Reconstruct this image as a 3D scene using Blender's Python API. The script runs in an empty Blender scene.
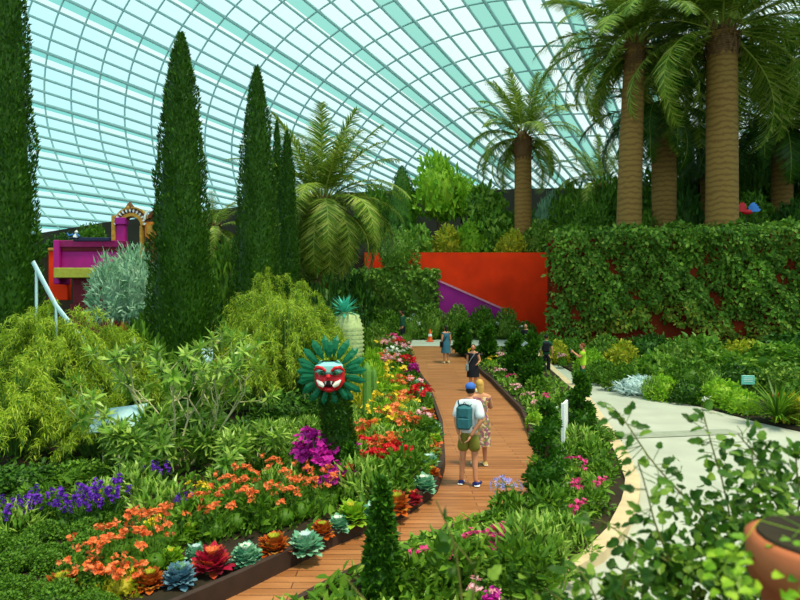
import bpy, math, random
import numpy as np
from mathutils import Vector, Matrix
random.seed(7)
RNG = np.random.default_rng(7)
C = bpy.context.scene.collection
PI = math.pi
F = 600.0; HZ = 304.0; CAMZ = 3.15

# ------------------------------------------------------------------ helpers
def hgt(Y):
    t = min(1.0, max(0.0, (Y - 23.0) / 11.0))
    return 1.05 * t * t * (3 - 2 * t)

def P(px, py, Y):
    """point seen at picture position (px, py) standing at depth Y (used to survey the place)"""
    return Vector(((px - 400) / F * Y, Y, CAMZ - (py - HZ) / F * Y))

def G(px, py, dz=0.0):
    Y = 8.0
    for _ in range(60):
        Yn = (CAMZ - hgt(Y) - dz) * F / (py - HZ)
        Y = Y * .5 + Yn * .5
    return Vector(((px - 400) / F * Y, Y, hgt(Y) + dz))

def lin(c):
    c = c.lstrip('#')
    v = [int(c[i:i + 2], 16) / 255 for i in (0, 2, 4)]
    return tuple([(x / 12.92 if x <= .04045 else ((x + .055) / 1.055) ** 2.4) for x in v] + [1.0])

def newmat(name):
    m = bpy.data.materials.new(name); m.use_nodes = True
    nt = m.node_tree
    return m, nt, nt.nodes['Principled BSDF']

def mat(name, col, rough=.6, metal=0.0, spec=.3, var=.12, scale=6.0, bump=0.0):
    """plain coloured surface with procedural noise variation"""
    m, nt, b = newmat(name)
    c = lin(col)
    tc = nt.nodes.new('ShaderNodeTexCoord')
    nz = nt.nodes.new('ShaderNodeTexNoise'); nz.inputs['Scale'].default_value = scale
    nz.inputs['Detail'].default_value = 4
    nt.links.new(tc.outputs['Object'], nz.inputs['Vector'])
    r = nt.nodes.new('ShaderNodeValToRGB')
    r.color_ramp.elements[0].position = .3; r.color_ramp.elements[1].position = .7
    r.color_ramp.elements[0].color = (c[0] * (1 - var), c[1] * (1 - var), c[2] * (1 - var), 1)
    r.color_ramp.elements[1].color = (min(1, c[0] * (1 + var)), min(1, c[1] * (1 + var)), min(1, c[2] * (1 + var)), 1)
    nt.links.new(nz.outputs['Fac'], r.inputs['Fac'])
    nt.links.new(r.outputs['Color'], b.inputs['Base Color'])
    b.inputs['Roughness'].default_value = rough; b.inputs['Metallic'].default_value = metal
    b.inputs['Specular IOR Level'].default_value = spec
    if bump:
        bp = nt.nodes.new('ShaderNodeBump'); bp.inputs['Strength'].default_value = bump
        nt.links.new(nz.outputs['Fac'], bp.inputs['Height'])
        nt.links.new(bp.outputs['Normal'], b.inputs['Normal'])
    return m

def leafmat(name, cols, trans=.3, rough=.5, spec=.25):
    """every leaf (mesh island) picks its own colour out of the ramp"""
    m, nt, b = newmat(name)
    g = nt.nodes.new('ShaderNodeNewGeometry')
    r = nt.nodes.new('ShaderNodeValToRGB')
    els = r.color_ramp.elements
    while len(els) < len(cols): els.new(.5)
    for i, c in enumerate(cols):
        els[i].position = i / max(1, len(cols) - 1); els[i].color = lin(c)
    nt.links.new(g.outputs['Random Per Island'], r.inputs['Fac'])
    nt.links.new(r.outputs['Color'], b.inputs['Base Color'])
    b.inputs['Roughness'].default_value = rough; b.inputs['Specular IOR Level'].default_value = spec
    if trans > 0:
        t = nt.nodes.new('ShaderNodeBsdfTranslucent'); nt.links.new(r.outputs['Color'], t.inputs['Color'])
        mx = nt.nodes.new('ShaderNodeMixShader'); mx.inputs[0].default_value = trans
        nt.links.new(b.outputs[0], mx.inputs[1]); nt.links.new(t.outputs[0], mx.inputs[2])
        nt.links.new(mx.outputs[0], nt.nodes['Material Output'].inputs['Surface'])
    return m

class MB:
    """mesh builder: blocks of vertices and faces -> one mesh"""
    def __init__(s): s.v = []; s.f = []; s.n = 0
    def add(s, verts, faces, mi=0, smooth=False):
        verts = np.asarray(verts, float).reshape(-1, 3)
        if isinstance(faces, np.ndarray): groups = [faces]
        else:
            d = {}
            for f in faces: d.setdefault(len(f), []).append(f)
            groups = [np.array(x) for x in d.values()]
        for g in groups:
            if len(g): s.f.append((g + s.n, mi, smooth))
        s.v.append(verts); s.n += len(verts)
    def build(s, name, mats, parent=None, loc=None):
        me = bpy.data.meshes.new(name)
        v = np.concatenate(s.v)
        me.vertices.add(len(v)); me.vertices.foreach_set('co', v.astype(np.float32).ravel())
        li = np.concatenate([g.ravel() for g, _, _ in s.f]).astype(np.int32)
        sz = np.concatenate([np.full(len(g), g.shape[1]) for g, _, _ in s.f])
        st = np.concatenate([[0], np.cumsum(sz)[:-1]]).astype(np.int32)
        mi = np.concatenate([np.full(len(g), m) for g, m, _ in s.f]).astype(np.int32)
        sm = np.concatenate([np.full(len(g), x) for g, _, x in s.f]).astype(bool)
        me.loops.add(len(li)); me.loops.foreach_set('vertex_index', li)
        me.polygons.add(len(sz)); me.polygons.foreach_set('loop_start', st)
        me.polygons.foreach_set('material_index', mi); me.polygons.foreach_set('use_smooth', sm)
        if not isinstance(mats, (list, tuple)): mats = [mats]
        for m in mats: me.materials.append(m)
        me.update(calc_edges=True); me.validate()
        o = bpy.data.objects.new(name, me); C.objects.link(o)
        if parent is not None: o.parent = parent
        if loc is not None: o.location = loc
        return o

def tag(o, label=None, cat=None, group=None, kind=None):
    if label: o['label'] = label
    if cat: o['category'] = cat
    if group: o['group'] = group
    if kind: o['kind'] = kind
    return o
def thing(name, label, cat, loc=(0, 0, 0), rz=0.0, group=None):
    o = bpy.data.objects.new(name, None); C.objects.link(o); o.empty_display_size = .1
    o.location = loc; o.rotation_euler = (0, 0, rz)
    return tag(o, label, cat, group)
def copy_tree(o, parent=None):
    c = o.copy(); C.objects.link(c)
    if parent is not None: c.parent = parent
    for ch in KIDS.get(o.name, []):
        KIDS.setdefault(c.name, []).append(copy_tree(ch, c))
    return c
KIDS = {}
def kids(o, *ch):
    KIDS.setdefault(o.name, []).extend(ch); return o
ORD = ['', 'first', 'second', 'third', 'fourth', 'fifth', 'sixth', 'seventh', 'eighth', 'ninth', 'tenth', 'eleventh', 'twelfth']
def nth(i):
    if i < len(ORD): return ORD[i]
    s = 'th' if 10 < i % 100 < 14 else {1: 'st', 2: 'nd', 3: 'rd'}.get(i % 10, 'th')
    return f'{i}{s}'

# ---- shape blocks
def box(mb, c, s, mi=0, rz=0.0, bev=0.0):
    x, y, z = [k / 2 for k in s]
    if bev <= 0:
        v = np.array([(-x, -y, -z), (x, -y, -z), (x, y, -z), (-x, y, -z), (-x, -y, z), (x, -y, z), (x, y, z), (-x, y, z)])
        f = [(0, 3, 2, 1), (4, 5, 6, 7), (0, 1, 5, 4), (1, 2, 6, 5), (2, 3, 7, 6), (3, 0, 4, 7)]
    else:
        b = min(bev, x * .9, y * .9, z * .9); v = []; f = []
        levels = [(-z, b), (-z + b, 0), (z - b, 0), (z, b)]
        for zz, ins in levels:
            X, Y = x - ins, y - ins
            v += [(-X + b, -Y, zz), (X - b, -Y, zz), (X, -Y + b, zz), (X, Y - b, zz), (X - b, Y, zz), (-X + b, Y, zz), (-X, Y - b, zz), (-X, -Y + b, zz)]
        for l in range(3):
            for k in range(8):
                a, bb = l * 8 + k, l * 8 + (k + 1) % 8
                f.append((a, bb, bb + 8, a + 8))
        f.append(tuple(range(7, -1, -1))); f.append(tuple(range(24, 32)))
        v = np.array(v)
    if rz:
        cs, sn = math.cos(rz), math.sin(rz)
        v = np.stack([v[:, 0] * cs - v[:, 1] * sn, v[:, 0] * sn + v[:, 1] * cs, v[:, 2]], 1)
    mb.add(v + np.array(c), f, mi)

def tube(mb, pts, rad, sides=8, mi=0, caps=True, ry=None, smooth=True, up=(0, 0, 1)):
    pts = np.asarray([tuple(p) for p in pts], float); n = len(pts)
    rad = np.broadcast_to(np.asarray(rad, float), (n,))
    ry = rad if ry is None else np.broadcast_to(np.asarray(ry, float), (n,))
    T = np.gradient(pts, axis=0) if n > 2 else np.repeat((pts[1] - pts[0])[None], 2, 0)
    T /= np.linalg.norm(T, axis=1)[:, None] + 1e-12
    u = np.array(up, float)
    if abs(T[0] @ u) > .95: u = np.array((0, 1.0, 0))
    V = []; a = np.linspace(0, 2 * PI, sides, endpoint=False)
    s = None
    for i in range(n):
        if s is None: s = np.cross(T[i], u)
        else: s = s - (s @ T[i]) * T[i]
        s /= np.linalg.norm(s) + 1e-12
        w = np.cross(s, T[i])
        V.append(pts[i] + rad[i] * np.cos(a)[:, None] * s + ry[i] * np.sin(a)[:, None] * w)
    V = np.concatenate(V)
    i = np.arange(n - 1)[:, None] * sides; k = np.arange(sides)[None]; k2 = (k + 1) % sides
    f = np.stack([i + k, i + sides + k, i + sides + k2, i + k2], -1).reshape(-1, 4)
    mb.add(V, f, mi, smooth)
    if caps:
        mb.add(V[:sides], [tuple(range(sides))], mi); mb.add(V[-sides:], [tuple(range(sides - 1, -1, -1))], mi)

def ellip(mb, c, r, mi=0, nu=12, nv=8, M=None):
    th = np.linspace(0, PI, nv + 1); ph = np.linspace(0, 2 * PI, nu, endpoint=False)
    V = np.stack([np.sin(th)[:, None] * np.cos(ph), np.sin(th)[:, None] * np.sin(ph), np.cos(th)[:, None] * np.ones(nu)], -1).reshape(-1, 3)
    V = V * np.asarray(r if np.ndim(r) else (r, r, r), float)
    if M is not None: V = V @ np.array(M).T
    i = np.arange(nv)[:, None] * nu; k = np.arange(nu)[None]; k2 = (k + 1) % nu
    f = np.stack([i + k, i + nu + k, i + nu + k2, i + k2], -1).reshape(-1, 4)
    mb.add(V + np.array(c), f, mi, True)

def prism(mb, poly, y0, y1, mi=0):
    """polygon in x,z extruded along y"""
    n = len(poly); v = [(x, y0, z) for x, z in poly] + [(x, y1, z) for x, z in poly]
    f = [tuple(range(n)), tuple(range(2 * n - 1, n - 1, -1))] + [(k, k + n, (k + 1) % n + n, (k + 1) % n) for k in range(n)]
    mb.add(v, f, mi)

TPL = {  # along, across, up (x width), droop (x length)
 'dia': ([(0, 0, 0, 0), (.45, .5, 0, 0), (1, 0, 0, 0), (.45, -.5, 0, 0)], [(0, 1, 2, 3)]),
 'oval': ([(0, 0, 0, 0), (.3, .44, .14, 0), (.72, .36, .12, -.06), (1, 0, 0, -.14), (.72, -.36, .12, -.06), (.3, -.44, .14, 0)], [(0, 3, 2, 1), (0, 5, 4, 3)]),
 'lance': ([(0, .12, 0, 0), (0, -.12, 0, 0), (.45, .5, .08, -.03), (.45, -.5, .08, -.03), (1, 0, 0, -.2)], [(0, 2, 3, 1), (2, 4, 3)]),
 'strip': ([(0, .5, 0, 0), (0, -.5, 0, 0), (.5, .45, 0, -.1), (.5, -.45, 0, -.1), (1, 0, 0, -.4)], [(0, 2, 3, 1), (2, 4, 3)]),
 'petal': ([(0, 0, 0, 0), (.6, .5, .12, .05), (1, 0, 0, 0), (.6, -.5, .12, .05)], [(0, 1, 2, 3)]),
 'lobed': ([(0, 0, 0, 0), (.5, 0, -.06, 0), (1, 0, -.05, -.14), (.06, .3, .05, -.02), (.3, .52, .1, -.02), (.5, .36, .08, -.03), (.72, .38, .08, -.08), (.84, .16, .03, -.1),
            (.06, -.3, .05, -.02), (.3, -.52, .1, -.02), (.5, -.36, .08, -.03), (.72, -.38, .08, -.08), (.84, -.16, .03, -.1)],
           [(0, 1, 4, 3), (1, 5, 4), (1, 2, 6, 5), (2, 7, 6), (0, 8, 9, 1), (1, 9, 10), (1, 10, 11, 2), (2, 11, 12)]),
 'feather': ([(0, .1, 0, 0), (0, -.1, 0, 0), (.35, .42, .12, .03), (.35, 0, .2, .03), (.35, -.42, .12, .03), (.75, .5, .08, 0), (.75, 0, .2, 0), (.75, -.5, .08, 0), (1, 0, 0, -.08)],
             [(0, 2, 3), (0, 3, 1), (1, 3, 4), (2, 5, 6, 3), (3, 6, 7, 4), (5, 8, 6), (6, 8, 7)]),
}
def nrm(a): return a / (np.linalg.norm(a, axis=-1, keepdims=True) + 1e-12)
def leaves(mb, p, d, n, L, W, kind='oval', mi=0, smooth=False):
    p = np.asarray(p, float).reshape(-1, 3); N = len(p)
    if N == 0: return
    d = nrm(np.broadcast_to(np.asarray(d, float), (N, 3))); n = np.broadcast_to(np.asarray(n, float), (N, 3))
    s = nrm(np.cross(d, n)); n2 = np.cross(s, d)
    L = np.broadcast_to(np.asarray(L, float), (N,)); W = np.broadcast_to(np.asarray(W, float), (N,))
    T, Fc = TPL[kind]; T = np.array(T); m = len(T)
    V = (p[:, None] + (T[None, :, 0] * L[:, None])[..., None] * d[:, None] + (T[None, :, 1] * W[:, None])[..., None] * s[:, None]
         + (T[None, :, 2] * W[:, None] + T[None, :, 3] * L[:, None])[..., None] * n2[:, None])
    base = np.arange(N)[:, None] * m
    V = V.reshape(-1, 3)
    by = {}
    for f in Fc: by.setdefault(len(f), []).append(f)
    off = mb.n; mb.v.append(V); mb.n += len(V)
    for k, fs in by.items():
        fa = np.array(fs)
        mb.f.append(((base[:, :, None] + fa[None]).reshape(-1, k) + off, mi, smooth))
def rdir(N, rng=RNG): return nrm(rng.normal(size=(N, 3)))

def bush_pts(rx, ry, rz, n, lumps=14, rng=RNG, zmin=.0, shell=.55):
    """points on a lumpy dome sitting on z=0, with their outward directions"""
    cen = rdir(lumps, rng); cen[:, 2] = np.abs(cen[:, 2]) * .9
    cen = np.concatenate([cen * .6, [[0, 0, .35]]])
    lr = np.concatenate([rng.uniform(.34, .5, lumps), [.55]])
    out = []; outd = []; got = 0
    while got < n:
        i = rng.integers(0, len(cen), 4 * n); d = rdir(4 * n, rng)
        q = cen[i] + d * (lr[i] * rng.uniform(shell, 1.08, 4 * n))[:, None]
        dist = np.linalg.norm(q[:, None] - cen[None], axis=2) / lr[None]
        dist[np.arange(4 * n), i] = 9
        ok = (dist.min(1) > .72) & (q[:, 2] > zmin - .12)
        out.append(q[ok]); outd.append(d[ok]); got += ok.sum()
    q = np.concatenate(out)[:n]; d = np.concatenate(outd)[:n]
    q[:, 2] = np.maximum(q[:, 2], .02)
    return q * np.array((rx, ry, rz)), nrm(d / np.array((rx, ry, rz)))

def bush_mesh(mb, rx, ry, rz, n, L, W, kind='oval', lumps=14, up=.4, core=1.0, mi=0, c=(0, 0, 0), rng=RNG):
    q, d = bush_pts(rx, ry, rz, n, lumps, rng)
    dirs = nrm(d * .6 + rdir(n, rng) * .7 + np.array((0, 0, up)))
    nn = nrm(d + rdir(n, rng) * .5 + np.array((0, 0, .5)))
    leaves(mb, q + np.array(c), dirs, nn, L * rng.uniform(.7, 1.25, n), W * rng.uniform(.7, 1.2, n), kind, mi)
    if core:
        ellip(mb, (c[0], c[1], c[2] + rz * .36), (rx * .62 * core, ry * .62 * core, rz * .42 * core), mi, 12, 7)

# ------------------------------------------------------------------ materials
M = {}
M['cyp'] = leafmat('cypress_foliage', ['#1f4606', '#2e580a', '#447010', '#1f4606'], .15)
M['dark'] = leafmat('dark_leaves', ['#1f420a', '#2e5610', '#467318'], .25)
M['mid'] = leafmat('mid_leaves', ['#355c10', '#4f7c18', '#709a26', '#3f6a12'], .3)
M['lime'] = leafmat('lime_leaves', ['#5f9a18', '#86b81e', '#a9cf38', '#6fa31a'], .35)
M['yell'] = leafmat('yellow_green_leaves', ['#7d9a18', '#b7b42a', '#d6c838', '#8ca823'], .35)
M['feather'] = leafmat('feathery_leaves', ['#749a14', '#9aba24', '#bed044', '#587c10'], .4)
M['lance'] = leafmat('lance_leaves', ['#4f8020', '#7ca834', '#aac85a', '#3a6818'], .3, .35)
M['silver'] = leafmat('silver_leaves', ['#5a9068', '#84b48c', '#aad0ae', '#447a50'], .25)
M['pale'] = leafmat('pale_silver_leaves', ['#b9d2d2', '#d7e8e4', '#9fc0be'], .2)
M['kale'] = leafmat('sea_green_leaves', ['#4f9a74', '#7dbb95', '#a8d5b4'], .25)
M['blue'] = leafmat('blue_grey_leaves', ['#4f7f96', '#7aa2b2', '#3d6a80'], .2)
M['coleus'] = leafmat('russet_leaves', ['#b04a12', '#d9752a', '#8f2f10', '#d89a3a'], .3)
M['redleaf'] = leafmat('crimson_leaves', ['#a3123c', '#d02440', '#7d0f34', '#d8552a'], .3)
M['palm'] = leafmat('palm_leaflets', ['#466a14', '#6a8a20', '#94aa38', '#b8bc58'], .3, .4)
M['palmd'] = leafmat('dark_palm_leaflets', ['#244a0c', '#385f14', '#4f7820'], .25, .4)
M['vine'] = leafmat('vine_leaves', ['#386414', '#52801e', '#7ca034', '#446f18', '#9ab446'], .28)
M['viney'] = leafmat('yellowing_vine_leaves', ['#7a9a22', '#a8a836', '#5f8f24', '#c2b04a'], .3)
M['rose'] = leafmat('shrub_leaves', ['#40681a', '#5c8c22', '#80aa34', '#a4c04c'], .35, .4)
M['parsley'] = leafmat('curly_leaves', ['#3a6412', '#507e1a', '#6a982a', '#2f540e'], .3)
M['or'] = leafmat('orange_petals', ['#dc5a20', '#ec7a3a', '#f09a60', '#d04a1c'], .3)
M['red'] = leafmat('red_petals', ['#c8101c', '#e0202c', '#a80c18'], .25)
M['mag'] = leafmat('magenta_petals', ['#b0128c', '#d024a4', '#8f0f80'], .25)
M['pur'] = leafmat('purple_petals', ['#5a1fa0', '#7a34c4', '#47188a'], .25)
M['pink'] = leafmat('pink_petals', ['#e02c80', '#f060a0', '#c81c64'], .25)
M['lpink'] = leafmat('pale_pink_petals', ['#f5b0b8', '#fad0d0', '#ee90a4'], .25)
M['white'] = leafmat('white_petals', ['#f2f2e6', '#e4ecd8', '#fafaf5'], .25)
M['lila'] = leafmat('lilac_petals', ['#8f88d8', '#aaa4ea', '#c4c0f4'], .25)
M['yel'] = leafmat('yellow_petals', ['#e0c020', '#f0d840'], .3)
M['teal'] = leafmat('teal_feathers', ['#0e6e42', '#18965e', '#0c5a3c', '#3cb88c'], .15, .4)
M['stem'] = mat('green_stem', '#4f7a2c', .6)
M['twig'] = mat('pale_branch', '#a8a878', .7)
M['bark'] = mat('brown_bark', '#5f4428', .85, bump=.5, scale=14)
M['rach'] = mat('frond_midrib', '#94a23c', .5)
M['skin'] = mat('skin', '#c98a66', .55, var=.05)
M['soil'] = mat('dark_soil', '#2c2414', .95, var=.35, scale=3, bump=.3)
M['edge'] = mat('dark_edging_board', '#3a2a22', .7, var=.2)
M['kerb'] = mat('sandy_kerb', '#c6b28c', .85, var=.12, scale=4)
M['conc'] = mat('pale_paving', '#aaae9e', .8, var=.1, scale=.9, bump=.05)
M['band'] = mat('grey_drain_band', '#8f9684', .8, var=.1)
M['steel'] = mat('grey_green_steel', '#9fc4bc', .5, var=.04)
M['ring'] = mat('dark_ring_wall', '#2c2a1e', .8, var=.3, scale=.5)
M['redw'] = mat('red_plaster', '#f0380e', .8, var=.22, scale=.55, bump=.1, spec=.12)
M['brick'] = mat('rust_red_plaster', '#742812', .9, var=.35, scale=1.2, bump=.15, spec=.1)
M['purw'] = mat('purple_plaster', '#a01a84', .75, var=.12, scale=1)
M['coping'] = mat('pink_coping', '#d88aa0', .6)
M['magw'] = mat('magenta_panel', '#b0127c', .6, var=.12, scale=1.5)
M['maroon'] = mat('maroon_panel', '#6a1020', .7, var=.2)
M['gold'] = mat('ochre_gold_paint', '#b8862a', .5, var=.25, scale=5)
M['orp'] = mat('orange_panel', '#d87a1c', .6, var=.15)
M['limep'] = mat('yellow_green_panel', '#a8a838', .7, var=.12)
M['whitep'] = mat('white_paint', '#e8ece8', .5, var=.04)
M['navy'] = mat('dark_navy_paint', '#161c3c', .4, var=.1)
M['black'] = mat('black_plastic', '#141414', .5, var=.05)
M['paleb'] = mat('pale_blue_paint', '#b4d8dc', .4, var=.06)
M['tealp'] = mat('teal_plate', '#6cc4b4', .4, var=.05)
M['trunk'] = mat('palm_trunk', '#8a6a34', .85, var=.2, scale=3)
M['terra'] = mat('terracotta', '#b0623a', .75, var=.12, scale=5)
M['orcone'] = mat('orange_cone', '#f0602a', .5, var=.05)
M['denim'] = mat('navy_cloth', '#1c2a6a', .8)
M['capb'] = mat('blue_cap_cloth', '#3a68b8', .8)
M['wshirt'] = mat('white_cotton', '#dfe6e8', .85)
M['pack'] = mat('teal_canvas', '#2f6a70', .8, var=.15, scale=20)
M['olive'] = mat('olive_cotton', '#7a7a2c', .85, var=.1)
M['blackc'] = mat('black_cloth', '#12141c', .85)
M['bluec'] = mat('slate_blue_cloth', '#34687a', .85)
M['limec'] = mat('lime_green_cloth', '#a8d026', .8)
M['greenc'] = mat('dark_green_cloth', '#184a30', .85)
M['greyc'] = mat('grey_cloth', '#7f8a88', .85)
M['straw'] = mat('straw', '#d8c078', .8)
M['hairb'] = mat('dark_hair', '#1c130c', .6)
M['hairr'] = mat('auburn_hair', '#7a3218', .6)
M['hairy'] = mat('blond_hair', '#c89a4a', .6)
M['red1'] = mat('red_paint', '#c41420', .45, var=.08)
M['white1'] = mat('ivory_paint', '#e8e2d0', .45, var=.04)
M['cyan1'] = mat('pale_turquoise_paint', '#8fd8cc', .45, var=.06)
M['mouth'] = mat('dark_mouth', '#240810', .6)
M['pinkp'] = mat('pink_paint', '#e08a94', .5)

def mottled(name, cols, scale):
    m, nt, b = newmat(name)
    tc = nt.nodes.new('ShaderNodeTexCoord'); v = nt.nodes.new('ShaderNodeTexVoronoi'); v.inputs['Scale'].default_value = scale
    nt.links.new(tc.outputs['Object'], v.inputs['Vector'])
    s = nt.nodes.new('ShaderNodeSeparateColor'); nt.links.new(v.outputs['Color'], s.inputs[0])
    r = nt.nodes.new('ShaderNodeValToRGB'); r.color_ramp.interpolation = 'CONSTANT'
    while len(r.color_ramp.elements) < len(cols): r.color_ramp.elements.new(.5)
    for i, c in enumerate(cols):
        r.color_ramp.elements[i].position = i / len(cols); r.color_ramp.elements[i].color = lin(c)
    nt.links.new(s.outputs[0], r.inputs['Fac']); nt.links.new(r.outputs['Color'], b.inputs['Base Color'])
    b.inputs['Roughness'].default_value = .85
    return m
M['print'] = mottled('patterned_cloth', ['#8a4a60', '#b88a4a', '#6a7a48', '#a06878', '#d0b890'], 22)

def ringed(name, c1, c2, scale):
    m, nt, b = newmat(name)
    tc = nt.nodes.new('ShaderNodeTexCoord'); w = nt.nodes.new('ShaderNodeTexWave'); w.bands_direction = 'Z'
    w.inputs['Scale'].default_value = scale; w.inputs['Distortion'].default_value = 5; w.inputs['Detail'].default_value = 4; w.inputs['Detail Scale'].default_value = 2
    nt.links.new(tc.outputs['Object'], w.inputs['Vector'])
    r = nt.nodes.new('ShaderNodeValToRGB'); r.color_ramp.elements[0].color = lin(c1); r.color_ramp.elements[1].color = lin(c2)
    r.color_ramp.elements[1].position = .6
    nt.links.new(w.outputs['Fac'], r.inputs['Fac']); nt.links.new(r.outputs['Color'], b.inputs['Base Color'])
    bp = nt.nodes.new('ShaderNodeBump'); bp.inputs['Strength'].default_value = .25; nt.links.new(w.outputs['Fac'], bp.inputs['Height'])
    nt.links.new(bp.outputs['Normal'], b.inputs['Normal']); b.inputs['Roughness'].default_value = .85
    return m
M['trunk'] = ringed('ringed_palm_trunk', '#74501c', '#8c682a', 1.1)
M['boots'] = ringed('fibrous_palm_boots', '#3a2814', '#7a5428', 4)

def deckmat():
    m, nt, b = newmat('boardwalk_planks')
    tc = nt.nodes.new('ShaderNodeTexCoord')
    br = nt.nodes.new('ShaderNodeTexBrick'); br.inputs['Scale'].default_value = 1
    br.inputs['Brick Width'].default_value = 2.4; br.inputs['Row Height'].default_value = .15; br.inputs['Mortar Size'].default_value = .006
    br.inputs['Color1'].default_value = lin('#b67c4c'); br.inputs['Color2'].default_value = lin('#9e663a'); br.inputs['Mortar'].default_value = lin('#4f2c16')
    nt.links.new(tc.outputs['Object'], br.inputs['Vector'])
    mp = nt.nodes.new('ShaderNodeMapping'); mp.inputs['Scale'].default_value = (.5, 3.5, 1)
    nz = nt.nodes.new('ShaderNodeTexNoise'); nz.inputs['Scale'].default_value = 2.2; nz.inputs['Detail'].default_value = 6
    nt.links.new(tc.outputs['Object'], mp.inputs['Vector']); nt.links.new(mp.outputs[0], nz.inputs['Vector'])
    mx = nt.nodes.new('ShaderNodeMix'); mx.data_type = 'RGBA'; mx.blend_type = 'MULTIPLY'; mx.inputs[0].default_value = .55
    r = nt.nodes.new('ShaderNodeValToRGB'); r.color_ramp.elements[0].position = .42; r.color_ramp.elements[0].color = (.55, .5, .45, 1); r.color_ramp.elements[1].position = .65
    nt.links.new(nz.outputs['Fac'], r.inputs['Fac'])
    nt.links.new(br.outputs['Color'], mx.inputs[6]); nt.links.new(r.outputs['Color'], mx.inputs[7])
    nt.links.new(mx.outputs[2], b.inputs['Base Color'])
    b.inputs['Roughness'].default_value = .42; b.inputs['Specular IOR Level'].default_value = .35
    return m
M['deck'] = deckmat()

def glassmat(name, col, gloss):
    m = bpy.data.materials.new(name); m.use_nodes = True; nt = m.node_tree; nt.nodes.clear()
    t = nt.nodes.new('ShaderNodeBsdfTransparent'); t.inputs[0].default_value = col
    g = nt.nodes.new('ShaderNodeBsdfGlossy'); g.inputs['Roughness'].default_value = .15
    mx = nt.nodes.new('ShaderNodeMixShader'); mx.inputs[0].default_value = gloss
    o = nt.nodes.new('ShaderNodeOutputMaterial')
    nt.links.new(t.outputs[0], mx.inputs[1]); nt.links.new(g.outputs[0], mx.inputs[2]); nt.links.new(mx.outputs[0], o.inputs[0])
    return m
M['glass'] = glassmat('clear_roof_glass', (.94, .99, .985, 1), .03)
M['glasst'] = glassmat('green_roof_glass', (.30, .68, .60, 1), .04)
M['glassb'] = glassmat('blue_roof_glass', (.74, .94, .96, 1), .03)

# ------------------------------------------------------------------ camera, sky, sun
cam = bpy.data.cameras.new('camera'); co = bpy.data.objects.new('camera', cam); C.objects.link(co)
co.location = (0, 0, CAMZ); co.rotation_euler = (PI / 2, 0, 0)
cam.sensor_width = 36; cam.lens = 27.0; cam.shift_y = 4 / 800; cam.dof.use_dof = True; cam.dof.focus_distance = 14; cam.dof.aperture_fstop = 2.0; cam.clip_end = 500; cam.clip_start = .05
bpy.context.scene.camera = co
w = bpy.data.worlds.new('sky'); bpy.context.scene.world = w; w.use_nodes = True
nt = w.node_tree; bg = nt.nodes['Background']
tc = nt.nodes.new('ShaderNodeTexCoord'); vm = nt.nodes.new('ShaderNodeVectorMath'); vm.operation = 'DOT_PRODUCT'
vm.inputs[1].default_value = Vector((.5, .55, .67)).normalized()
nt.links.new(tc.outputs['Generated'], vm.inputs[0])
r = nt.nodes.new('ShaderNodeValToRGB')
r.color_ramp.elements[0].position = .42; r.color_ramp.elements[0].color = (.66, .93, .97, 1)
r.color_ramp.elements[1].position = .84; r.color_ramp.elements[1].color = (1.0, .99, .93, 1)
nt.links.new(vm.outputs['Value'], r.inputs['Fac']); nt.links.new(r.outputs['Color'], bg.inputs['Color'])
bg.inputs['Strength'].default_value = 1.2
sl = bpy.data.lights.new('sun', 'SUN'); sl.energy = 4.2; sl.angle = math.radians(10); sl.color = (1, .89, .66)
so = bpy.data.objects.new('sun', sl); C.objects.link(so)
so.rotation_euler = Vector((-.30, .22, -1)).to_track_quat('-Z', 'Y').to_euler()
vs = bpy.context.scene.view_settings
vs.view_transform = 'Standard'; vs.look = 'None'; vs.gamma = 1; vs.exposure = 0.0; vs.use_curve_mapping = False

# ------------------------------------------------------------------ setting
def interp(px_list):
    q = sorted([(G(a, b).y, G(a, b).x) for a, b in px_list])
    ys = [a for a, _ in q]; xs = [b for _, b in q]
    return lambda Y: float(np.interp(Y, ys, xs))
LE = [(60, 690), (140, 640), (230, 598), (330, 548), (400, 520), (434, 496), (443, 470), (441, 430), (428, 390), (412, 360), (402, 343)]
RE = [(200, 680), (320, 603), (400, 562), (470, 533), (527, 508), (540, 484), (539, 455), (522, 415), (492, 383), (468, 360), (446, 343)]
KL = [(480, 640), (533, 598), (592, 566), (616, 541), (631, 508), (633, 488), (622, 460), (604, 430), (585, 400), (562, 380), (545, 364)]
KR = [(1100, 480), (900, 448), (830, 440), (760, 424), (700, 408), (640, 396), (600, 385), (570, 372), (553, 362)]
fL, fR, fKL, fKR = interp(LE), interp(RE), interp(KL), interp(KR)

def strip(name, f0, f1, y0, y1, dz0, dz1, m, n=80, kind='structure', cols=8):
    mb = MB(); V = []; ys = np.linspace(y0, y1, n)
    for Y in ys:
        a, b = f0(Y), f1(Y)
        for c in range(cols + 1):
            t = c / cols; V.append((a + (b - a) * t, Y, hgt(Y) + dz0 + (dz1 - dz0) * t))
    fc = [(i * (cols + 1) + c, i * (cols + 1) + c + 1, (i + 1) * (cols + 1) + c + 1, (i + 1) * (cols + 1) + c) for i in range(n - 1) for c in range(cols)]
    mb.add(V, fc); return tag(mb.build(name, m), kind=kind)
def ribbon(name, f, y0, y1, th, h0, h1, m, n=70):
    """upright edging of thickness th following a line"""
    mb = MB(); V = []
    for Y in np.linspace(y0, y1, n):
        x = f(Y)
        for dx, dz in ((-th / 2, h0), (-th / 2, h1), (th / 2, h1), (th / 2, h0)): V.append((x + dx, Y, hgt(Y) + dz))
    fc = [(i * 4 + k, i * 4 + (k + 1) % 4, i * 4 + 4 + (k + 1) % 4, i * 4 + 4 + k) for i in range(n - 1) for k in range(4)]
    fc += [(3, 2, 1, 0), tuple((n - 1) * 4 + k for k in range(4))]
    mb.add(V, fc); return tag(mb.build(name, m), kind='structure')
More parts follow.
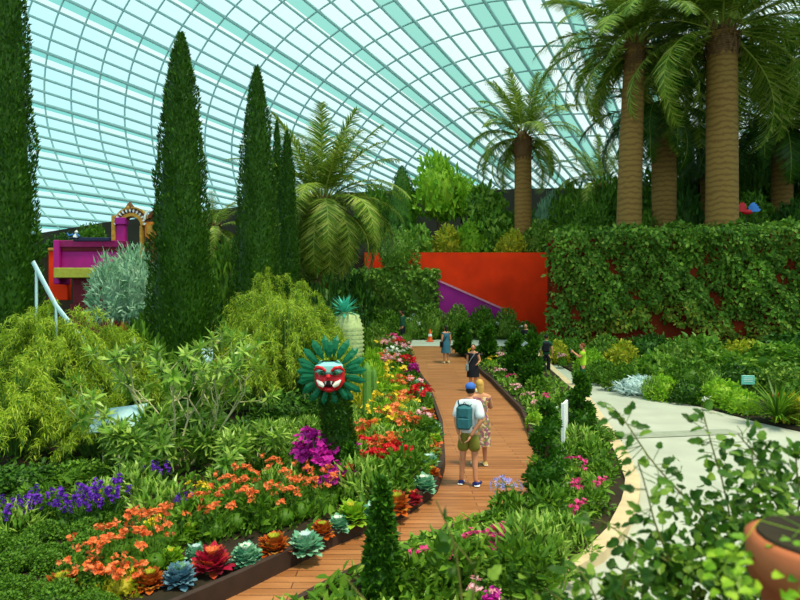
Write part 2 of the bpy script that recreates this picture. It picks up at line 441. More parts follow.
strip('floor', lambda Y: -90, lambda Y: 90, -10, 95, -.06, -.06, M['soil'], 60)
strip('floor_boardwalk', fL, fR, 4.6, 31.5, .02, .02, M['deck'], 120)
strip('floor_paving', fKL, fKR, 4.0, 31.5, .03, .03, M['conc'], 90)
strip('floor_cross_path', lambda Y: -8, lambda Y: 9.0 + (Y - 31.5) * .4, 31.5, 36, .03, .03, M['conc'], 12)
strip('floor_left_bed', lambda Y: -45, lambda Y: fL(Y) - .03, 3, 31.2, .5, .16, M['soil'], 60, cols=14)
strip('floor_right_bed', lambda Y: fR(Y) + .03, lambda Y: fKL(Y) - .12, 4.6, 30.5, .12, .12, M['soil'], 60)
strip('floor_bank', lambda Y: fKR(Y) + .05, lambda Y: max(fKR(Y) + 1, 30), 12, 31, .05, 1.4, M['soil'], 40, cols=12)
ribbon('trim_left_bed_edging', fL, 4.6, 31.3, .09, -.05, .24, M['edge'])
ribbon('trim_right_bed_edging', fR, 4.6, 31.0, .09, -.05, .20, M['edge'])
ribbon('trim_kerb', lambda Y: fKL(Y), 4.2, 30.5, .26, -.05, .16, M['kerb'])
# darker drain band crossing the paving
mb = MB(); a = G(612, 438); b = G(735, 433)
d = (b - a).normalized(); s = Vector((-d.y, d.x, 0)) * .28
mb.add([a - s + Vector((0, 0, .045)), b - s + Vector((0, 0, .045)), b + s + Vector((0, 0, .045)), a + s + Vector((0, 0, .045))], [(0, 1, 2, 3)])
mb.add([a - s, b - s, b + s, a + s], [(3, 2, 1, 0)])
tag(mb.build('trim_drain_band', M['band']), kind='structure')

W0 = Vector((7.85, 31.0)); W1 = Vector((30, 27.0)); ZT = 6.6
def wallbox(name, a, b, th, z0, z1, m):
    d = (b - a); L = d.length; mb = MB(); c = (a + b) / 2
    n = Vector((-d.y, d.x)) / L * th / 2
    mb2 = [(a.x - n.x, a.y - n.y), (b.x - n.x, b.y - n.y), (b.x + n.x, b.y + n.y), (a.x + n.x, a.y + n.y)]
    v = [(x, y, z0) for x, y in mb2] + [(x, y, z1) for x, y in mb2]
    mb.add(v, [(0, 3, 2, 1), (4, 5, 6, 7), (0, 1, 5, 4), (1, 2, 6, 5), (2, 3, 7, 6), (3, 0, 4, 7)])
    return tag(mb.build(name, m), kind='structure')
wallbox('wall_right', W0, W1, .5, -.1, ZT, M['brick'])
wallbox('wall_right_return', W0 + Vector((.1, .3)), Vector((10.6, 39.2)), .5, -.1, ZT - .2, M['brick'])
wallbox('wall_back', Vector((-2.3, 39.3)), Vector((10.9, 39.3)), .6, -.1, 6.5, M['redw'])
mb = MB(); mb.add([(8.0, 31.1, ZT - .1), (30, 27.2, ZT - .1), (60, 27.2, ZT - .1), (60, 62, ZT - .1), (10, 62, ZT - .3), (10.4, 39.2, ZT - .3)], [(0, 1, 2, 3, 4, 5)])
tag(mb.build('floor_terrace', M['soil']), kind='structure')
mb = MB(); mb.add([(-30, 39.3, 6.35), (11, 39.3, 6.35), (11, 62, 6.35), (-30, 62, 6.35)], [(0, 1, 2, 3)])
mb.add([(-30, 39.3, -.1), (-2.1, 39.3, -.1), (-2.1, 39.3, 6.35), (-30, 39.3, 6.35)], [(0, 1, 2, 3)])
tag(mb.build('floor_back_terrace', M['soil']), kind='structure')
# purple stair parapet with pink coping
mb = MB(); Yp = 36.4
pa, pb = P(428, 277, Yp), P(503, 310, Yp)
prism(mb, [(pa.x, .9), (pb.x, .9), (pb.x, pb.z), (pa.x, pa.z)], Yp, Yp + .35)
o = tag(mb.build('wall_stair_parapet', M['purw']), kind='structure')
mb = MB(); prism(mb, [(pa.x, pa.z), (pb.x, pb.z), (pb.x, pb.z + .12), (pa.x, pa.z + .12)], Yp - .05, Yp + .4)
mb.build('coping', M['coping'], o)
# upper stair wall left of the round bush
mb = MB(); pa, pb = P(366, 262, 38.4), P(388, 277, 38.4)
prism(mb, [(pa.x, 1), (pb.x, 1), (pb.x, pb.z), (pa.x, pa.z + .1)], 38.4, 38.7)
tag(mb.build('wall_upper_stair', M['redw']), kind='structure')

# ------------------------------------------------------------------ glass roof: ribbed shell on an axis
SC = 1.3
PR = (0.3139, -36.8701, 28.8639, 0.2167, -1.2067, 70.8602, -0.7386, -1.221, 0.6817, 38.7675, 0.8775, 2.9319, 1.2608, 0.8982)
def shell(k, ph):
    th, off, z0, z1, z2, r0, r1, r2, e, s0, p, _, b2, r3 = PR
    s = s0 + p * k; lat = off + b2 * s * s * .01; zc = z0 + z1 * s + z2 * s * s * .01
    rr = r0 + r1 * s + r2 * s * s * .01 + r3 * s ** 3 * 1e-4
    a = lat - rr * np.cos(ph); z = zc + e * rr * np.sin(ph)
    g = np.clip((ph - 2.2) / 1.0, 0, 1); a = a + 48 * g * g * (3 - 2 * g)      # the far right side stands wider
    X = math.sin(th) * s + math.cos(th) * a; Y = math.cos(th) * s - math.sin(th) * a
    return np.stack([X * SC, Y * SC, CAMZ + z * SC + 0 * X], -1)
maj = [-.92, -.705, -.494, -.283, -.072, .16, .40, .667, .95, 1.24, 1.575]
maj = maj + [3.15 - x for x in maj[-2::-1]]
majs = np.array(maj)
fin = []; kindrow = []
for i in range(len(majs) - 1):
    a, b = majs[i], majs[i + 1]; top = max(0, math.sin(.5 * (a + b)))
    w0 = .25; tl = w0 * (.42 + .55 * top)          # tinted ledge pane at the foot of each bay
    fin += [a, a + (b - a) * .25, a + (b - a) * .5, a + (b - a) * .75, a + (b - a) * (1 - tl)] if i < 10 else [a, a + (b - a) * tl, a + (b - a) * .25, a + (b - a) * .5, a + (b - a) * .75]
    kindrow += [2, 2, 2, 0, 1] if i < 10 else [1, 0, 2, 2, 2]
fin.append(majs[-1]); fin = np.array(fin)
K0, K1 = -30, 23
roof = None
mb = MB(); ks = np.arange(K0, K1 + 1)
V = np.stack([shell(k, fin) for k in ks]); nk, nf = len(ks), len(fin)
idx = np.arange(nk * nf).reshape(nk, nf)
for j in range(nf - 1):
    q = np.stack([idx[:-1, j], idx[1:, j], idx[1:, j + 1], idx[:-1, j + 1]], -1)
    kr = kindrow[j]
    mb.f.append((q, kr, False))
mb.v.append(V.reshape(-1, 3)); mb.n = nk * nf
roof = tag(mb.build('ceiling', [M['glass'], M['glasst'], M['glassb']]), kind='structure')
phs = np.linspace(majs[0], majs[-1], 90)
for k in ks:
    mb = MB(); tube(mb, shell(k, phs), .10 + .0 * phs, 5); mb.build('roof_rib', M['steel'], roof)
ksf = np.linspace(K0, K1, 60)
for i in range(len(majs) - 1):
    for t in (0, .25, .5, .75):
        ph = majs[i] + (majs[i + 1] - majs[i]) * t
        mb = MB(); tube(mb, np.array([shell(k, np.array(ph)) for k in ksf]), .155 if t else .20, 5); mb.build('roof_purlin', M['steel'], roof)
# ring wall under the roof edge
line = [(-260, 262, 52), (-60, 246, 58), (34, 234, 60), (107, 222, 62), (230, 208, 64), (370, 191, 65), (470, 190, 65), (560, 188, 64), (640, 190, 61), (720, 190, 57), (820, 185, 48), (960, 180, 42)]
mb = MB(); V = []
for px, py, Y in line:
    p = P(px, py, Y); V += [(p.x, p.y, -.1), (p.x, p.y, p.z), (p.x * 1.01, p.y + .6, p.z), (p.x * 1.01, p.y + .6, -.1)]
mb.add(V, [(i * 4 + k, i * 4 + (k + 1) % 4, i * 4 + 4 + (k + 1) % 4, i * 4 + 4 + k) for i in range(len(line) - 1) for k in range(4)])
tag(mb.build('wall_ring', M['ring']), kind='structure')

# ------------------------------------------------------------------ tall plants
def cypress(px, tip, base_w, Y, label, n, name='cypress_tree', bz=.15, lean=0.0):
    top = P(px, tip, Y); H = top.z - bz; R = base_w / 2 / F * Y
    n = int(n * 2.2); t = thing(name, label, 'tree', (top.x, Y, hgt(Y) + bz), 0, None)
    H -= hgt(Y)
    rng = np.random.default_rng(int(px * 7 + 3))
    prof = lambda u: np.interp(u, [0, .06, .2, .45, .7, .85, .95, 1], [.8, .95, 1, .82, .6, .42, .17, .0])
    u = rng.beta(1.0, 1.25, n) * .995; a = rng.uniform(0, 2 * PI, n)
    bump = 1 + .10 * np.sin(a * 5 + u * 23) + .07 * np.sin(a * 3 - u * 37) + rng.normal(0, .035, n)
    rr = R * prof(u) * bump * np.where(rng.random(n) < .25, rng.uniform(.75, .95, n), 1)
    p = np.stack([rr * np.cos(a), rr * np.sin(a), u * H], 1)
    d = np.stack([np.cos(a) * .5, np.sin(a) * .5, np.full(n, 1.0)], 1) + rng.normal(0, .28, (n, 3))
    nn = np.stack([np.cos(a), np.sin(a), np.full(n, .2)], 1) + rng.normal(0, .5, (n, 3))
    mb = MB(); leaves(mb, p, d, nn, rng.uniform(.08, .18, n), rng.uniform(.03, .065, n), 'dia')
    us = np.linspace(0.01, .97, 14); tube(mb, [(0, 0, x * H) for x in us], R * prof(us) * .84, 14)
    mb.build('foliage', M['cyp'], t)
    mb = MB(); tube(mb, [(0, 0, -.1), (0, 0, H * .3)], R * .14, 8); mb.build('trunk', M['bark'], t)
    return t
cypress(4, -130, 62, 15, 'dark cypress column at the left edge of the view, cut off by the picture', 11000)
cypress(181, 32, 62, 18, 'tall dark cypress with pointed tip standing behind the lance-leaved shrub', 11000)
cypress(257, 66, 48, 22, 'tall narrow dark cypress just right of the widest one, left of the slimmer pair', 9000)
cypress(287, 131, 27, 25, 'slim blunt-topped cypress next to the drooping palm', 6000)
cypress(277, 120, 18, 27, 'slimmest dark cypress squeezed between two taller cypresses', 4000)

def frond_mesh(L, droop, seed, nl=78, leafL=.75, W=.05, vee=.5):
    """feather frond along +x, arching down"""
    rng = np.random.default_rng(seed); t = np.linspace(0, 1, 14)
    ang = droop * t ** 1.5
    x = np.concatenate([[0], np.cumsum(np.cos(ang)[:-1] / 13)]) * L; z = np.concatenate([[0], np.cumsum(-np.sin(ang)[:-1] / 13)]) * L
    pts = np.stack([x, 0 * x, z], 1); mb = MB()
    tube(mb, pts, .035 * (1 - .85 * t) * L / 4, 5, 1)
    tt = np.linspace(.12, .99, nl); pp = np.stack([np.interp(tt, t, pts[:, k]) for k in range(3)], 1)
    an = np.interp(tt, t, ang)
    T = np.stack([np.cos(an), 0 * an, -np.sin(an)], 1); N = np.stack([np.sin(an), 0 * an, np.cos(an)], 1)
    ll = leafL * np.sin(PI * (tt * .86 + .1)) ** .6
    for sd in (-1, 1):
        d = T * (.45 + .5 * tt[:, None]) + np.array((0, sd, 0)) * .9 + N * (vee * .6) + rng.normal(0, .09, (nl, 3)) + np.array((0, 0, -.18))
        leaves(mb, pp, d, N + np.array((0, -sd * .4, 0)) + rng.normal(0, .15, (nl, 3)), ll * rng.uniform(.85, 1.15, nl), W, 'strip', 0)
    return mb
def frond_set(mats, L, leafL, W, key):
    out = []
    for i, dr in enumerate((.5, 1.0, 1.5, 2.0)):
        mb = frond_mesh(L * (1 if i else .92), dr, 40 + i, leafL=leafL, W=W); o = mb.build('frond', mats); C.objects.unlink(o); out.append(o)
    return out
FR = {'p': frond_set([M['palm'], M['rach']], 4.4, .8, .042, 'p'), 'd': frond_set([M['palmd'], M['rach']], 4.2, .78, .042, 'd')}
def palm(loc, H, r0, r1, label, nfr, scale, fam='p', seed=1, lean=(0, 0), boots=True, elev=(-.6, 1.35), group=None, clear=False):
    rng = random.Random(seed); t = thing('palm_tree', label, 'palm tree', loc, 0, group)
    zs = np.linspace(0, 1, 12); pts = [(lean[0] * z ** 1.5, lean[1] * z ** 1.5, H * z) for z in zs]
    mb = MB(); tube(mb, pts, np.interp(zs, [0, .1, .85, 1], [r0 * 1.08, r0, (r0 + r1) / 2, r1]), 16); mb.build('trunk', M['trunk'], t)
    if boots:
        mb = MB(); top = np.array(pts[-1])
        zz = np.linspace(-1.6, .5, 7); tube(mb, [top + (0, 0, z) for z in zz], np.array([1.0, 1.03, 1.08, 1.1, 1.0, .7, .3]) * r1, 14)
        n = 130; a = np.array([rng.uniform(0, 2 * PI) for _ in range(n)]); z = np.array([rng.uniform(-1.5, .3) for _ in range(n)])
        c = np.stack([np.cos(a), np.sin(a), 0 * a], 1)
        leaves(mb, top + c * r1 * 1.15 + np.stack([0 * a, 0 * a, z], 1), c * .6 + np.array((0, 0, 1)), c, .34, .15, 'lance')
        mb.build('crown_shaft', M['boots'], t)
    top = Vector(pts[-1]) + Vector((0, 0, .2))
    for i in range(nfr):
        u = (i + .5) / nfr; az = i * 2.39996 + rng.uniform(-.2, .2); el = elev[0] + (elev[1] - elev[0]) * u ** .85 + rng.uniform(-.12, .12)
        if clear and el < .12 and math.sin(az) < -.6: continue
        src = FR[fam][0 if el > 1.1 else 1 if el > .65 else 2 if el > .2 else 3]
        o = src.copy(); C.objects.link(o); o.name = 'frond'; o.parent = t
        o.location = top + Vector((math.cos(az) * r1 * .6, math.sin(az) * r1 * .6, (u - .5) * .5))
        o.rotation_euler = (Matrix.Rotation(az, 3, 'Z') @ Matrix.Rotation(-el, 3, 'Y')).to_euler()
        k = scale * rng.uniform(.88, 1.1); o.scale = (k, k, k)
    return t
def palm_at(px, crown_py, Y, w0, w1, zb, label, nfr, frond_px, **kw):
    c = P(px, crown_py, Y); b = kw.pop('base_px', px)
    bx = P(b, 0, Y).x
    return palm((bx, Y, zb), c.z - zb, w0 / 2 / F * Y, w1 / 2 / F * Y, label, nfr, frond_px / F * Y / 4.0, lean=(c.x - bx, 0), **kw)
palm_at(635, 48, 32, 24, 17, 6.7, 'palm with slender leaning tan trunk, left of the thick-trunked palm on the terrace', 60, 92, base_px=629, seed=3, elev=(-.55, 1.35), clear=True)
palm_at(722, 34, 30.3, 30, 27, 6.7, 'thickest palm with smooth tan trunk on the terrace at upper right', 66, 118, seed=5, elev=(-.65, 1.4), clear=True)
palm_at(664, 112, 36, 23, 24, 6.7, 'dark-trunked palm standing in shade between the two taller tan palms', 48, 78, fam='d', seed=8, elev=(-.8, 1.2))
palm_at(523, 138, 42, 17, 17, 6.3, 'palm above the red wall with brown trunk and spreading crown', 42, 58, seed=11, elev=(-.75, 1.4), clear=True)
palm_at(322, 206, 30, 18, 18, .9, 'palm with drooping fronds beside the slim cypress', 62, 86, seed=14, elev=(-1.15, 1.35))
palm_at(213, 232, 33, 14, 14, .9, 'low palm half hidden between the two left cypresses', 26, 46, seed=17, elev=(-.8, 1.2))
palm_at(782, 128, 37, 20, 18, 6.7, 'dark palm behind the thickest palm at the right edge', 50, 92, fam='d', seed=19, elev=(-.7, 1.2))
palm_at(835, 62, 33, 22, 20, 6.7, 'palm beyond the right edge, its fronds reaching in', 44, 95, fam='p', seed=23)
palm_at(600, 186, 43, 13, 13, 6.5, 'low young palm with pale fronds left of the slender leaning palm', 30, 48, seed=29, elev=(-.5, 1.3))
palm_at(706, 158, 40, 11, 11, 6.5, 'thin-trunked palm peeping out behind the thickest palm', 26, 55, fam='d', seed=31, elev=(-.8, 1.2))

# ------------------------------------------------------------------ shrub prototypes
PROTO = {}
def proto(key, builder):
    o = builder(); PROTO[key] = o
    def off(x):
        C.objects.unlink(x)
        for ch in KIDS.get(x.name, []): off(ch)
    off(o); return o
def spawn(key, name, loc, sc, label, cat, group=None, rz=None):
    o = copy_tree(PROTO[key]); o.name = name; o.location = loc
    o.rotation_euler = (0, 0, random.uniform(0, 6.28) if rz is None else rz)
    o.scale = (sc, sc, sc) if not isinstance(sc, (tuple, list)) else sc
    return tag(o, label, cat, group)
def P_bush(m, n, L, W, kind='oval', lumps=14, seed=1, up=.4, zs=1.0, core=1.0):
    def f():
        mb = MB(); bush_mesh(mb, 1, 1, 1.25 * zs, n, L, W, kind, lumps, up, core, rng=np.random.default_rng(seed)); return mb.build('bush', M[m])
    return f
proto('b_dark', P_bush('dark', 1500, .16, .10, seed=1))
proto('b_mid', P_bush('mid', 1500, .17, .10, seed=2))
proto('b_lime', P_bush('lime', 1300, .18, .10, seed=3))
proto('b_yell', P_bush('yell', 1100, .2, .11, seed=4))
proto('b_vine', P_bush('vine', 1700, .15, .10, seed=5, lumps=20))
proto('b_rose', P_bush('rose', 900, .24, .15, seed=6, up=.3))
proto('b_silver', P_bush('silver', 3600, .17, .034, 'lance', seed=7, up=.5))
proto('b_pale', P_bush('pale', 900, .3, .07, 'lance', seed=8, up=.6))
proto('b_parsley', P_bush('parsley', 3200, .11, .10, 'dia', 12, seed=9, zs=.75, core=1.02, up=.2))
proto('b_boxw', P_bush('vine', 2600, .10, .065, 'dia', 24, seed=10))

def flowerer(leafm, flm, nleaf, leafL, leafW, nfl, fs, h=1.0, head=6, kind='oval', seed=1, spike=False, petal=5):
    """leafy plant about 1 unit wide with separate blossoms"""
    def f():
        rng = np.random.default_rng(seed)
        root = bpy.data.objects.new('flowering_plant', None); C.objects.link(root); root.empty_display_size = .1
        mb = MB(); q, d = bush_pts(.5, .5, .55 * h, nleaf, 9, rng)
        leaves(mb, q, d * .6 + rdir(nleaf, rng) * .6 + np.array((0, 0, .5)), d + rdir(nleaf, rng) * .5, leafL * rng.uniform(.7, 1.2, nleaf), leafW * rng.uniform(.8, 1.2, nleaf), kind)
        ellip(mb, (0, 0, .2 * h), (.3, .3, .2 * h), 0, 10, 6)
        st = MB()
        fol = mb
        bm = MB()
        for i in range(nfl):
            a = rng.uniform(0, 2 * PI); r = .44 * math.sqrt(rng.random()); top = np.array((r * math.cos(a), r * math.sin(a), h * rng.uniform(.62, .95) * (1 - .5 * r * r * 2)))
            tube(fol, [top * (.5, .5, .3), top], .008, 4, 1, False)
            for j in range(head):
                c = top + rng.normal(0, fs * .75, 3) * ((.5, .5, 1.6) if spike else (1, 1, .6))
                ax = nrm(np.array((math.cos(a) * .4, math.sin(a) * .4, .8)) + rng.normal(0, .45, 3))
                e1 = nrm(np.cross(ax, (0.3, .1, .9))); e2 = np.cross(ax, e1)
                th = np.linspace(0, 2 * PI, petal, endpoint=False) + rng.uniform(0, 2)
                dd = np.cos(th)[:, None] * e1 + np.sin(th)[:, None] * e2 + ax * .35
                leaves(bm, np.repeat(c[None], petal, 0), dd, np.repeat(ax[None], petal, 0), fs * rng.uniform(.8, 1.2), fs * .75, 'petal')
        a1 = fol.build('leaves', [M[leafm], M['stem']], root); a2 = bm.build('blossoms', M[flm], root)
        return kids(root, a1, a2)
    return f
proto('f_or', flowerer('mid', 'or', 240, .16, .06, 6, .07, 1.25, 6, seed=21))
proto('f_or2', flowerer('yell', 'or', 220, .16, .07, 11, .085, .8, 5, seed=22))
proto('f_red', flowerer('mid', 'red', 240, .16, .08, 10, .085, .85, 6, seed=23))
proto('f_mag', flowerer('mid', 'mag', 220, .15, .08, 18, .085, .95, 7, seed=24))
proto('f_pur', flowerer('dark', 'pur', 260, .18, .05, 10, .06, 1.1, 7, seed=25, spike=True))
proto('f_pink', flowerer('rose', 'pink', 260, .17, .09, 7, .085, .95, 5, seed=26))
proto('f_lpink', flowerer('mid', 'lpink', 240, .17, .09, 7, .085, .9, 5, seed=27))
proto('f_white', flowerer('mid', 'white', 260, .15, .08, 9, .07, .9, 5, seed=28))
proto('f_yel', flowerer('lime', 'yel', 260, .16, .07, 7, .07, .95, 5, seed=29))
proto('f_green', P_bush('mid', 340, .30, .13, seed=30, lumps=8, core=.45))
proto('f_lance', P_bush('lance', 420, .42, .10, 'lance', seed=31, lumps=9, up=.9, core=.4))
def rosette(m, m2, n, seed):
    def f():
        rng = np.random.default_rng(seed); mb = MB(); root = bpy.data.objects.new('rosette_plant', None); C.objects.link(root)
        u = (np.arange(n) + .5) / n; a = np.arange(n) * 2.39996; el = .15 + 1.2 * u
        d = np.stack([np.cos(a) * np.cos(el), np.sin(a) * np.cos(el), np.sin(el)], 1)
        p = d * (.10, .10, .05) + np.stack([0 * u, 0 * u, .12 + .25 * u], 1) + np.stack([np.cos(a), np.sin(a), 0 * a], 1) * (.20 * rng.random(n))[:, None]
        leaves(mb, p, d + rng.normal(0, .15, (n, 3)), np.stack([-np.cos(a) * np.sin(el), -np.sin(a) * np.sin(el), np.cos(el)], 1), .30 * rng.uniform(.7, 1.15, n), .25 * rng.uniform(.8, 1.2, n), 'lobed')
        a1 = mb.build('outer_leaves', M[m], root)
        mb = MB(); k = 14; a = np.arange(k) * 2.4; d = np.stack([np.cos(a) * .45, np.sin(a) * .45, np.full(k, .9)], 1)
        leaves(mb, d * .1 + np.array((0, 0, .36)), d, -d * (1, 1, -.3), .24, .17, 'oval'); a2 = mb.build('heart', M[m2], root)
        return kids(root, a1, a2)
    return f
proto('r_kale', rosette('kale', 'pale', 100, 41)); proto('r_blue', rosette('blue', 'silver', 100, 42))
proto('r_coleus', rosette('coleus', 'yell', 100, 43)); proto('r_crim', rosette('redleaf', 'or', 100, 44)); proto('r_lime', rosette('lime', 'yell', 100, 45)); proto('r_white', rosette('kale', 'white', 100, 46))
def grass_tuft():
    mb = MB(); rng = np.random.default_rng(51); n = 170; a = rng.uniform(0, 2 * PI, n); e = rng.uniform(.4, 1.4, n)
    d = np.stack([np.cos(a) * np.cos(e), np.sin(a) * np.cos(e), np.sin(e)], 1)
    leaves(mb, d * .06, d, np.stack([-np.cos(a) * np.sin(e), -np.sin(a) * np.sin(e), np.cos(e)], 1), rng.uniform(.7, 1.1, n), .05, 'strip'); return mb.build('grass_tuft', M['mid'])
proto('grass', grass_tuft)

# ------------------------------------------------------------------ bushes and trees placed in the garden
def bed(x, Y):
    if x < fL(min(Y, 31)): return hgt(Y) + .16
    if x > fKR(min(Y, 31)) and Y < 31.2: return hgt(Y) + .05 + 1.35 * min(1, max(0, (x - fKR(Y)) / (30 - fKR(Y))))
    return hgt(Y) + .12
def bush_at(key, px, top, Y, wpx, label, cat='bush', name='bush', bz=None, group=None):
    p = P(px, top, Y); b = bed(p.x, Y) if bz is None else bz
    w = wpx / F * Y / 2
    return spawn(key, name, (p.x, Y, b), (w, w, max(.2, (p.z - b) / 1.2)), label, cat, group)
def tree_at(key, px, top, bot, Y, wpx, label, bz=None, name='tree', cat='tree', tr=.09, trm='bark'):
    p = P(px, top, Y); b = bed(p.x, Y) if bz is None else bz; q = P(px, bot, Y).z; w = wpx / F * Y / 2
    t = thing(name, label, cat, (p.x, Y, b))
    c = copy_tree(PROTO[key], t); c.name = 'foliage'; c.location = (0, 0, q - b); c.scale = (w, w, (p.z - q) / 1.2); c.rotation_euler = (0, 0, random.uniform(0, 6))
    mb = MB(); H = q - b + (p.z - q) * .45
    tube(mb, [(0, 0, -.05), (.05 * w, 0, H * .4), (-.06 * w, .05, H * .75), (0, 0, H)], [tr * 1.3, tr, tr * .8, tr * .4], 8)
    for a in range(5):
        e = Vector((math.cos(a * 1.3) * w * .55, math.sin(a * 1.3) * w * .55, H + (p.z - q) * .1)); tube(mb, [(0, 0, H * .72), e], [tr * .5, tr * .2], 5)
    mb.build('trunk', M[trm], t)
    return t
tree_at('b_silver', 130, 247, 318, 26, 78, 'silvery blue-green shrub in front of the magenta balcony', name='silver_shrub', cat='shrub')
tree_at('b_boxw', 396, 229, 268, 37.3, 50, 'round clipped dark green bush at the left end of the red wall', bz=.95, name='round_bush', cat='bush')
cypress(402, 166, 38, 45, 'small dark conical conifer above the red wall, left of the pale green tree', 2600, 'conifer_tree', 6.3)
tree_at('b_lime', 437, 154, 214, 46, 58, 'pale green airy tree beside the dark conifer above the red wall', bz=6.3)
tree_at('b_lime', 462, 176, 214, 48, 40, 'smaller pale green tree right of the airy one above the red wall', bz=6.3)
tree_at('b_rose', 484, 186, 226, 45, 46, 'mid green tree above the middle of the red wall', bz=6.3)
tree_at('b_mid', 376, 190, 240, 47, 50, 'mid green tree behind the drooping palm, left of the conifer', bz=6.3)
for i, (k, px, tp, Y, w_, lb) in enumerate([
    ('b_rose', 418, 226, 42, 42, 'bush on top of the red wall just right of the round clipped bush'),
    ('b_yell', 447, 228, 42.5, 38, 'yellow-green bush on top of the red wall under the pale tree'),
    ('b_lime', 470, 222, 43, 44, 'lime green bush on top of the red wall under the smaller pale tree'),
    ('b_rose', 497, 212, 43.5, 50, 'leafy bush left of the brown palm trunk above the red wall'),
    ('b_silver', 551, 194, 43.5, 44, 'grey-green spiky bush right of the brown palm trunk'),
    ('b_vine', 540, 222, 41.5, 44, 'leafy bush above the right end of the red wall'),
    ('b_mid', 570, 188, 42, 50, 'mid green bush at the left end of the terrace'), ('b_mid', 522, 208, 45, 50, 'mid green bush behind the brown palm trunk above the red wall'), ('b_dark', 398, 214, 44, 50, 'dark bush below the conifer above the red wall'), ('b_mid', 555, 232, 40.5, 36, 'leafy bush where the red wall meets the vine wall'), ('b_yell', 512, 232, 41, 34, 'yellowish bush on top of the red wall just left of the palm trunk')]):
    bush_at(k, px, tp, Y, w_, lb, bz=6.3)
for i, (k, px, tp, Y, w_) in enumerate([('b_mid', 588, 206, 37, 40), ('b_mid', 608, 182, 40, 54), ('b_mid', 650, 176, 41, 50), ('b_dark', 682, 182, 39, 44), ('b_mid', 688, 150, 42, 46),
        ('b_mid', 745, 165, 40, 56), ('b_mid', 752, 196, 34.5, 50), ('b_dark', 785, 160, 40, 60), ('b_dark', 800, 196, 33.5, 56), ('b_mid', 830, 150, 38, 60), ('b_dark', 765, 120, 44, 56), ('b_dark', 812, 120, 43, 60), ('b_mid', 660, 204, 36.5, 44)]):
    bush_at(k, px, tp, Y, w_, f'{"mid" if k == "b_mid" else "dark"} green terrace bush behind the palm trunks, {nth(i + 1)} from the left', bz=6.7, group='terrace bushes behind the palms')
# background thicket on the left and behind the drooping palm
for i, (k, px, tp, Y, w_, lb) in enumerate([
    ('b_dark', 345, 262, 35, 60, 'dark bush under the drooping palm fronds'), ('b_mid', 228, 250, 30, 60, 'mid green bush between the second and third cypresses'),
    ('b_dark', 300, 250, 33, 60, 'dark bush behind the slim cypress'), ('b_dark', 324, 270, 27.5, 56, 'dark bush hiding the trunk foot of the drooping palm'), ('b_mid', 338, 296, 29, 46, 'bush right of the feathery yellow-green shrub, under the palm'),
    ('b_dark', 215, 300, 25, 60, 'dark bush low between the widest and the narrow cypress'), ('b_yell', 205, 330, 20, 50, 'yellow-green bush at the right foot of the widest cypress'),
    ('b_mid', 150, 318, 20, 60, 'mid green bush below the silvery shrub'), ('b_dark', 70, 232, 50, 50, 'dark bush against the ring wall above the balcony'),
    ('b_mid', 92, 226, 52, 36, 'mid green bush left of the ornate arch'), ('b_dark', 45, 244, 48, 36, 'dark bush at the foot of the roof by the left cypress'),
    ('b_mid', 140, 330, 16, 70, 'leafy bush behind the lance-leaved shrub'), ('b_dark', 90, 340, 17, 90, 'dark bush behind the feathery shrubs at left'),
    ('b_dark', 20, 300, 19, 80, 'dark bush at the foot of the left-edge cypress'), ('b_dark', 180, 400, 13.5, 90, 'dark shady bush inside the planting behind the lance-leaved shrub'),
    ('b_dark', 290, 390, 15, 80, 'dark bush low behind the masked figure'), ('b_dark', 250, 420, 13, 70, 'shady bush left of the masked figure')]):
    bush_at(k, px, tp, Y, w_, lb, bz=(None if Y < 45 else P(px, tp, Y).z - 2.6))

# vine covered block in front of the red wall
def leafy_block(name, label, cat, x0, x1, y0, y1, z0, z1, n, m, L=.3, W=.2):
    rng = np.random.default_rng(61); mb = MB(); box(mb, ((x0 + x1) / 2, (y0 + y1) / 2, (z0 + z1) / 2), (x1 - x0 - .3, y1 - y0 - .3, z1 - z0 - .2))
    u = rng.random(n); v = rng.random(n); side = rng.random(n)
    fr = side < .62; tp_ = (side >= .62) & (side < .84); rs = side >= .84
    p = np.empty((n, 3)); p[:, 0] = x0 + (x1 - x0) * u; p[:, 2] = z0 + (z1 - z0) * v; p[:, 1] = y0 + rng.normal(0, .1, n)
    p[tp_, 2] = z1 + rng.normal(0, .1, tp_.sum()); p[tp_, 1] = y0 + (y1 - y0) * v[tp_]
    p[rs, 0] = x1 + rng.normal(0, .1, rs.sum()); p[rs, 1] = y0 + (y1 - y0) * u[rs]
    bulge = .16 * np.sin(p[:, 0] * 2.3 + p[:, 2] * 3) + .12 * np.sin(p[:, 0] * 5 - p[:, 2] * 2.2)
    p[fr, 1] += bulge[fr]
    nn = np.tile((0, -1.0, .3), (n, 1)); nn[tp_] = (0, -.2, 1); nn[rs] = (1, 0, .3)
    leaves(mb, p, rng.normal(0, .6, (n, 3)) + np.array((0, -.3, -.5)) + nn * .35, nn + rng.normal(0, .4, (n, 3)), L * rng.uniform(.6, 1.2, n), W * rng.uniform(.7, 1.2, n), 'oval')
    return tag(mb.build(name, m), label, cat)
a, b = P(352, 271, 36), P(437, 280, 36)
leafy_block('vine_hedge', 'blocky hedge of dark hanging vines left of the purple stair wall', 'hedge', a.x, b.x, 36, 37.6, .95, a.z, 2600, M['vine'])
